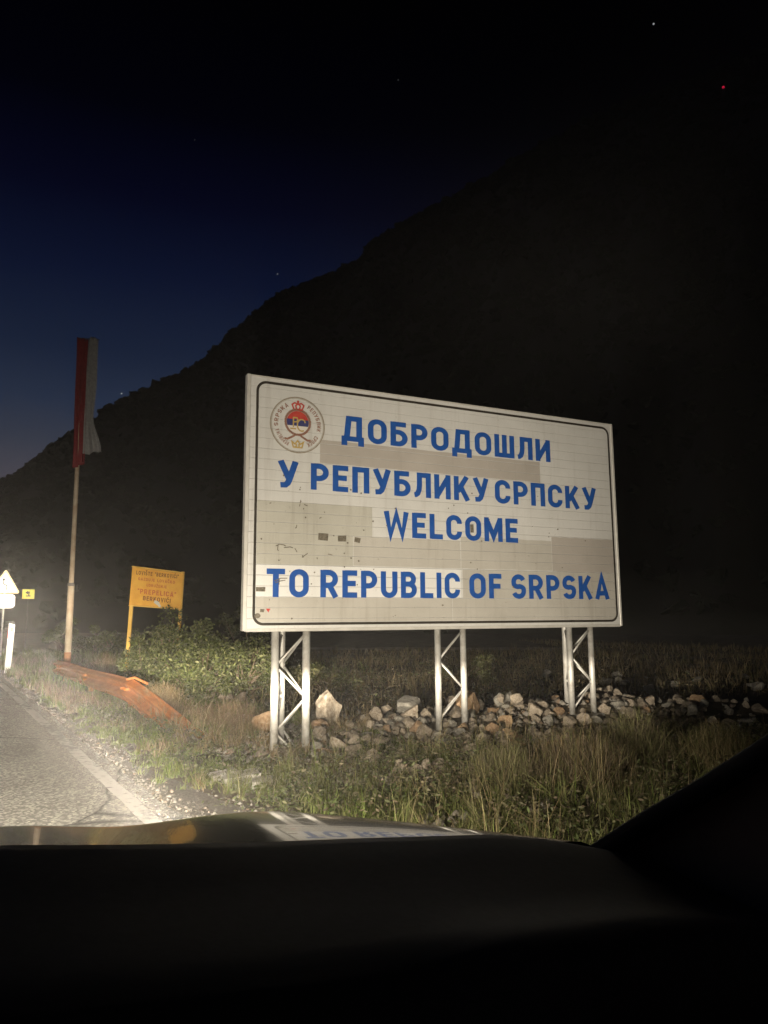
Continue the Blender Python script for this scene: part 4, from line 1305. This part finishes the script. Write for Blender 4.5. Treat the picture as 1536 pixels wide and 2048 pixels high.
def dry_weed(name, x, y, r, h, n, palette, label, w=.005):
    root = empty(name, (x, y, gz(x, y)))
    P = np.stack([rng.normal(0, r * .28, n), rng.normal(0, r * .28, n)], 1)
    out = P / (np.linalg.norm(P, axis=1)[:, None] + 1e-6)
    o = blades('stems', P, rng.uniform(.35, 1, n) * h, np.full(n, w), cols(n, palette), .55, 4, parent=root, z=np.zeros(n))
    # twiglets
    m_ = n * 3
    i = rng.integers(0, n, m_)
    T = np.stack([rng.normal(0, r * .5, m_), rng.normal(0, r * .5, m_)], 1)
    zt = rng.uniform(.2, .85, m_) * h * np.exp(-(np.linalg.norm(T, axis=1) / (r * 1.3)) ** 2)
    blades('twigs', T, rng.uniform(.06, .16, m_), np.full(m_, w * .7), cols(m_, palette), .9, 2, parent=root, z=zt)['kind'] = 'stuff'
    tag(root, label, 'dry weed')
dry_weed('dry_bush', 1.55, 6.25, .50, .52, 620, BROWN + DRY[2:3] + OLIVE[:1], 'brown dry twiggy bush in the dim foreground below the right leg')
dry_weed('dry_bush', 2.25, 6.9, .35, .62, 500, BROWN + OLIVE, 'tall dry weed clump at the right end of the foreground grass')
dry_weed('dry_bush', .95, 6.1, .35, .42, 500, BROWN + OLIVE, 'low dry weed clump left of the brown twiggy bush')
dry_weed('dry_bush', -1.85, 9.3, .42, .40, 420, [(.25, .17, .10), (.18, .12, .07), (.30, .22, .14), (.14, .12, .06)], 'reddish dry weed clump left of the nearest leg')
dry_weed('dry_bush', -3.25, 11.0, .35, .55, 420, DRY, 'pale dry stalks beside the bend of the rusty guardrail', .006)
dry_weed('dry_bush', -6.4, 17.3, .4, .75, 260, DRY, 'tall pale dry stalks behind the guardrail near the flag pole', .010)
dry_weed('dry_bush', 2.9, 6.7, .35, .5, 420, DRY + OLIVE, 'straw-coloured tuft farthest right beside the dark car pillar', .005)

# ================================================================= the car we sit in: bonnet, dashboard, pillar, headlights
M['paint'] = mat('dark_car_paint', (.007, .0068, .0055), (.013, .012, .009), .16, 14, 8, .4, .7, coat=.42)
M['paint'].node_tree.nodes['Principled BSDF'].inputs['Coat Roughness'].default_value = .022
M['dash'] = mat('dashboard_plastic', (.26, .245, .185), (.29, .27, .205), .65, 90, 3, bump=.03, spec=.4)
M['trim'] = mat('pillar_trim', (.42, .32, .22), (.46, .35, .24), .85, 60, 3)
M['lens'] = mat('headlight_lens', (.7, .7, .68), None, .1, coat=.5)
M['rubber'] = mat('black_rubber', (.012, .012, .012), None, .8)
car = empty('car', (0, 0, 0), YAW)                # local +y forward along the road, +x right
tag(car, 'dark glossy bonnet, dashboard and pillar of the car the picture is taken from', 'car')
HZ_N = [0, .08, .16, .26, .33, .42, .52, .62, .72, .80, .84, .87, .90, .93]
HZ_Z = [.905, .904, .900, .889, .878, .869, .873, .879, .878, .872, .864, .850, .826, .785]
def front_d(n): return 1.95 - .20 * (n / .93) ** 2
def hood_z(d, n):
    a = abs(n)
    acc = 0
    for k in (-2, -1, 0, 1, 2): acc += np.interp(min(.93, max(0, a + k * .02)), HZ_N, HZ_Z)
    z = acc / 5
    q = front_d(n) - d
    z += (.115 + .065 * sstep(.45, .85, a)) * q - .012 * q * q
    e = max(0, -q + .06)
    return float(z - 3.0 * e * e)
mb = MB(); nd, nn = 60, 90
for j in range(nd + 1):
    for i in range(nn + 1):
        n_ = -.93 + 1.86 * i / nn
        d_ = .82 + (front_d(n_) + .12 - .82) * j / nd
        mb.v.append((n_, d_, hood_z(d_, n_)))
for j in range(nd):
    for i in range(nn): mb.f.append((j * (nn + 1) + i, j * (nn + 1) + i + 1, (j + 1) * (nn + 1) + i + 1, (j + 1) * (nn + 1) + i))
mb.build('bonnet', M['paint'], car, True)
# front end and wings below the bonnet edge
mb = MB()
prof = []
for i in range(33):
    n_ = -.93 + 1.86 * i / 32
    d_ = front_d(n_) + .12
    prof.append((n_, d_, hood_z(d_, n_)))
for (x, y, z) in prof: mb.v += [(x, y, z - .004), (x, y + .05, z - .10), (x, y + .08, .42), (x, y - .02, .22)]
for i in range(32):
    for j in range(3): mb.f.append((i * 4 + j, i * 4 + j + 1, (i + 1) * 4 + j + 1, (i + 1) * 4 + j))
mb.build('front_bumper', M['paint'], car, True)
for s in (-1, 1):
    mb = MB()
    for i in range(25):
        d_ = .82 + 1.04 * i / 24
        z = hood_z(d_, .93)
        mb.v += [(s * .931, d_, z), (s * .955, d_, z - .10), (s * .96, d_, .62), (s * .94, d_, .36)]
    for i in range(24):
        for j in range(3): mb.f.append((i * 4 + j, i * 4 + j + 1, (i + 1) * 4 + j + 1, (i + 1) * 4 + j))
    mb.build('wing', M['paint'], car, True)
# washer jets and wiper arm at the foot of the windscreen
for x in (-.42, .30):
    mb = MB(); mb.box(x - .02, x + .02, 1.02, 1.07, hood_z(1.05, x) - .004, hood_z(1.05, x) + .012, .004); mb.build('washer_jet', M['rubber'], car)
# dashboard
def dash_edge(n_): return float(np.interp(n_, [-.95, -.5, 0, .063, .169, .284, .42, .603, .70, .781, .95], [1.04, 1.14, 1.163, 1.157, 1.141, 1.125, 1.109, 1.086, 1.066, 1.043, 1.00]))
DP = [(.80, -.06), (.775, -.012), (.755, 0), (.73, .001), (.68, -.008), (.60, -.018), (.54, -.022), (.50, -.030), (.475, -.045), (.462, -.075), (.455, -.12), (.44, -.15), (.40, -.165), (.33, -.17), (.30, -.20), (.29, -.40)]
mb = MB(); nn = 60
for i in range(nn + 1):
    n_ = -.95 + 1.86 * i / nn
    for (d_, dz) in DP:
        lip = 1 - .55 * sstep(.30, .46, n_) * (1 if d_ < .52 else 0)
        mb.v.append((n_, d_, dash_edge(n_) + dz * lip))
K = len(DP)
for i in range(nn):
    for j in range(K - 1): mb.f.append((i * K + j, i * K + j + 1, (i + 1) * K + j + 1, (i + 1) * K + j))
mb.build('dashboard', M['dash'], car, True)
# windscreen pillar on the right, with the corner of the door trim under it
mb = MB()
st = [((.825, .83, 1.00), .0), ((.82, .789, 1.0245), .1), ((.82, .682, 1.098), .2), ((.82, .596, 1.153), .3), ((.815, .518, 1.205), .4), ((.80, .36, 1.315), .6), ((.76, .10, 1.45), .8), ((.70, -.3, 1.60), 1.0)]
sec = [(0, 0), (.012, -.012), (.035, -.035), (.05, -.10), (.055, -.22), (.06, -.36), (.11, -.36), (.12, -.02), (.06, .0)]
for (p, t) in st:
    for (a, b) in sec: mb.v.append((p[0] + a, p[1] - .0, p[2] + b))
K = len(sec)
for i in range(len(st) - 1):
    for j in range(K): mb.f.append((i * K + j, i * K + (j + 1) % K, (i + 1) * K + (j + 1) % K, (i + 1) * K + j))
mb.f.append(tuple(range(K)))
mb.build('windscreen_pillar', M['trim'], car, True)
mb = MB(); mb.tube([(p[0] - .006, p[1] + .006, p[2] - .012) for p, t in st], .014, 8); mb.build('windscreen_seal', M['rubber'], car, True)
mb = MB()
mb.box(.90, .95, -.5, .80, .55, .99, .01)
mb.build('door_trim', M['trim'], car)

def headlight_lamp(x):
    ld = bpy.data.lights.new('headlight_beam', 'POINT')
    ld.energy = LAMP_POWER
    ld.color = LAMP_COL
    ld.shadow_soft_size = .05
    ld.use_nodes = True
    nt = ld.node_tree
    em = nt.nodes['Emission']
    tc = nt.nodes.new('ShaderNodeTexCoord')
    sp_ = nt.nodes.new('ShaderNodeSeparateXYZ')
    nt.links.new(tc.outputs['Normal'], sp_.inputs[0])
    def mt_(op, a, b=None, c=None):
        n = nt.nodes.new('ShaderNodeMath'); n.operation = op
        for i_, s_ in enumerate((a, b, c)):
            if s_ is None: continue
            if isinstance(s_, (int, float)): n.inputs[i_].default_value = s_
            else: nt.links.new(s_, n.inputs[i_])
        return n.outputs[0]
    X, Y, Z = sp_.outputs
    fwd = mt_('MULTIPLY', Z, -1.0)
    az = mt_('MULTIPLY', mt_('ARCTAN2', X, fwd), 57.2958)
    el = mt_('SUBTRACT', mt_('MULTIPLY', mt_('ARCSINE', Y), 57.2958), 1.0)
    def gauss(s, sg):
        q = mt_('DIVIDE', s, sg)
        return mt_('EXPONENT', mt_('MULTIPLY', mt_('MULTIPLY', q, q), -1.0))
    def ssn(a, b, s):
        n = nt.nodes.new('ShaderNodeMapRange'); n.interpolation_type = 'SMOOTHSTEP'
        n.inputs['From Min'].default_value = a; n.inputs['From Max'].default_value = b
        nt.links.new(s, n.inputs['Value']); return n.outputs[0]
    below = mt_('MINIMUM', el, 0.0); above = mt_('MAXIMUM', el, 0.0)
    q3 = mt_('POWER', mt_('ABSOLUTE', mt_('DIVIDE', az, 65.5)), 13.0)
    flat = mt_('MULTIPLY', mt_('EXPONENT', mt_('MULTIPLY', q3, -1.0)), mt_('MULTIPLY_ADD', ssn(22.0, 56.0, mt_('ABSOLUTE', az)), 1.35, 1.0))
    wide = mt_('MULTIPLY', flat, mt_('MULTIPLY', gauss(below, 4.8), mt_('MULTIPLY', gauss(above, 42.0), ssn(42.0, 29.0, el))))
    midb = mt_('MULTIPLY', gauss(az, 17.5), mt_('MULTIPLY', gauss(below, 13.0), gauss(above, 10.5)))
    spill = mt_('MULTIPLY', mt_('MULTIPLY', gauss(az, 66.0), mt_('MULTIPLY_ADD', ssn(12.0, 27.0, mt_('ABSOLUTE', az)), .85, .15)), mt_('MULTIPLY', ssn(-3.5, -8.0, el), gauss(below, 30.0)))
    low = mt_('MULTIPLY', gauss(mt_('SUBTRACT', az, 22.0), 18.0), gauss(mt_('ADD', el, 1.7), 1.9))
    hot = mt_('MULTIPLY', gauss(az, 6.5), gauss(mt_('SUBTRACT', el, 2.6), 2.4))
    cut = mt_('MULTIPLY_ADD', ssn(.35, -.55, el), 1 - BEAM[3], BEAM[3])
    front = ssn(.05, .25, fwd)
    flood = mt_('MULTIPLY_ADD', spill, BEAM[5], mt_('MULTIPLY', mt_('MULTIPLY_ADD', low, BEAM[4], mt_('MULTIPLY', wide, BEAM[0])), cut))
    beam = mt_('MULTIPLY_ADD', midb, BEAM[1], mt_('MULTIPLY', hot, BEAM[2]))
    nt.links.new(mt_('MULTIPLY', mt_('ADD', flood, beam), front), em.inputs['Strength'])
    lo = bpy.data.objects.new('headlight_beam', ld)
    col.objects.link(lo)
    lo.rotation_euler = (R(90), 0, 0)
    return lo
BEAM = (1.80, 7.8, 80.0, .46, 10.5, 1.2)
for x in (-.66, .66):
    mb = MB()
    ring_ = [(x + .15 * math.cos(a) * 1.2, 2.02 + .02 * 1, LAMP_H + .075 * math.sin(a)) for a in np.linspace(0, 2 * math.pi, 21)[:-1]]
    b = len(mb.v); mb.v += [(p[0], p[1] + .02, p[2]) for p in ring_] + [(p[0] * 1.0, p[1] - .08, p[2]) for p in ring_] + [(x, 2.075, LAMP_H)]
    for j in range(20):
        mb.f.append((j, (j + 1) % 20, 20 + (j + 1) % 20, 20 + j)); mb.f.append((j, 40, (j + 1) % 20))
    hl = mb.build('headlight', M['lens'], car, True)
    lo = headlight_lamp(x); lo.parent = car; lo.location = (x, 2.13, LAMP_H)

# ================================================================= night air that carries the headlight glow
mt = bpy.data.materials.new('night_air'); mt.use_nodes = True
nt = mt.node_tree; nt.nodes.clear()
out = nt.nodes.new('ShaderNodeOutputMaterial'); pv = nt.nodes.new('ShaderNodeVolumePrincipled')
pv.inputs['Color'].default_value = (.9, .88, .86, 1); pv.inputs['Density'].default_value = HAZE_DENSITY; pv.inputs['Anisotropy'].default_value = -.5
nt.links.new(pv.outputs[0], out.inputs['Volume'])
mb = MB(); mb.box(-420, 420, -420, 420, -3, 140)
hz = mb.build('haze', mt); hz['kind'] = 'stuff'
tag(hz, 'thin night haze lit by the headlights', 'haze')
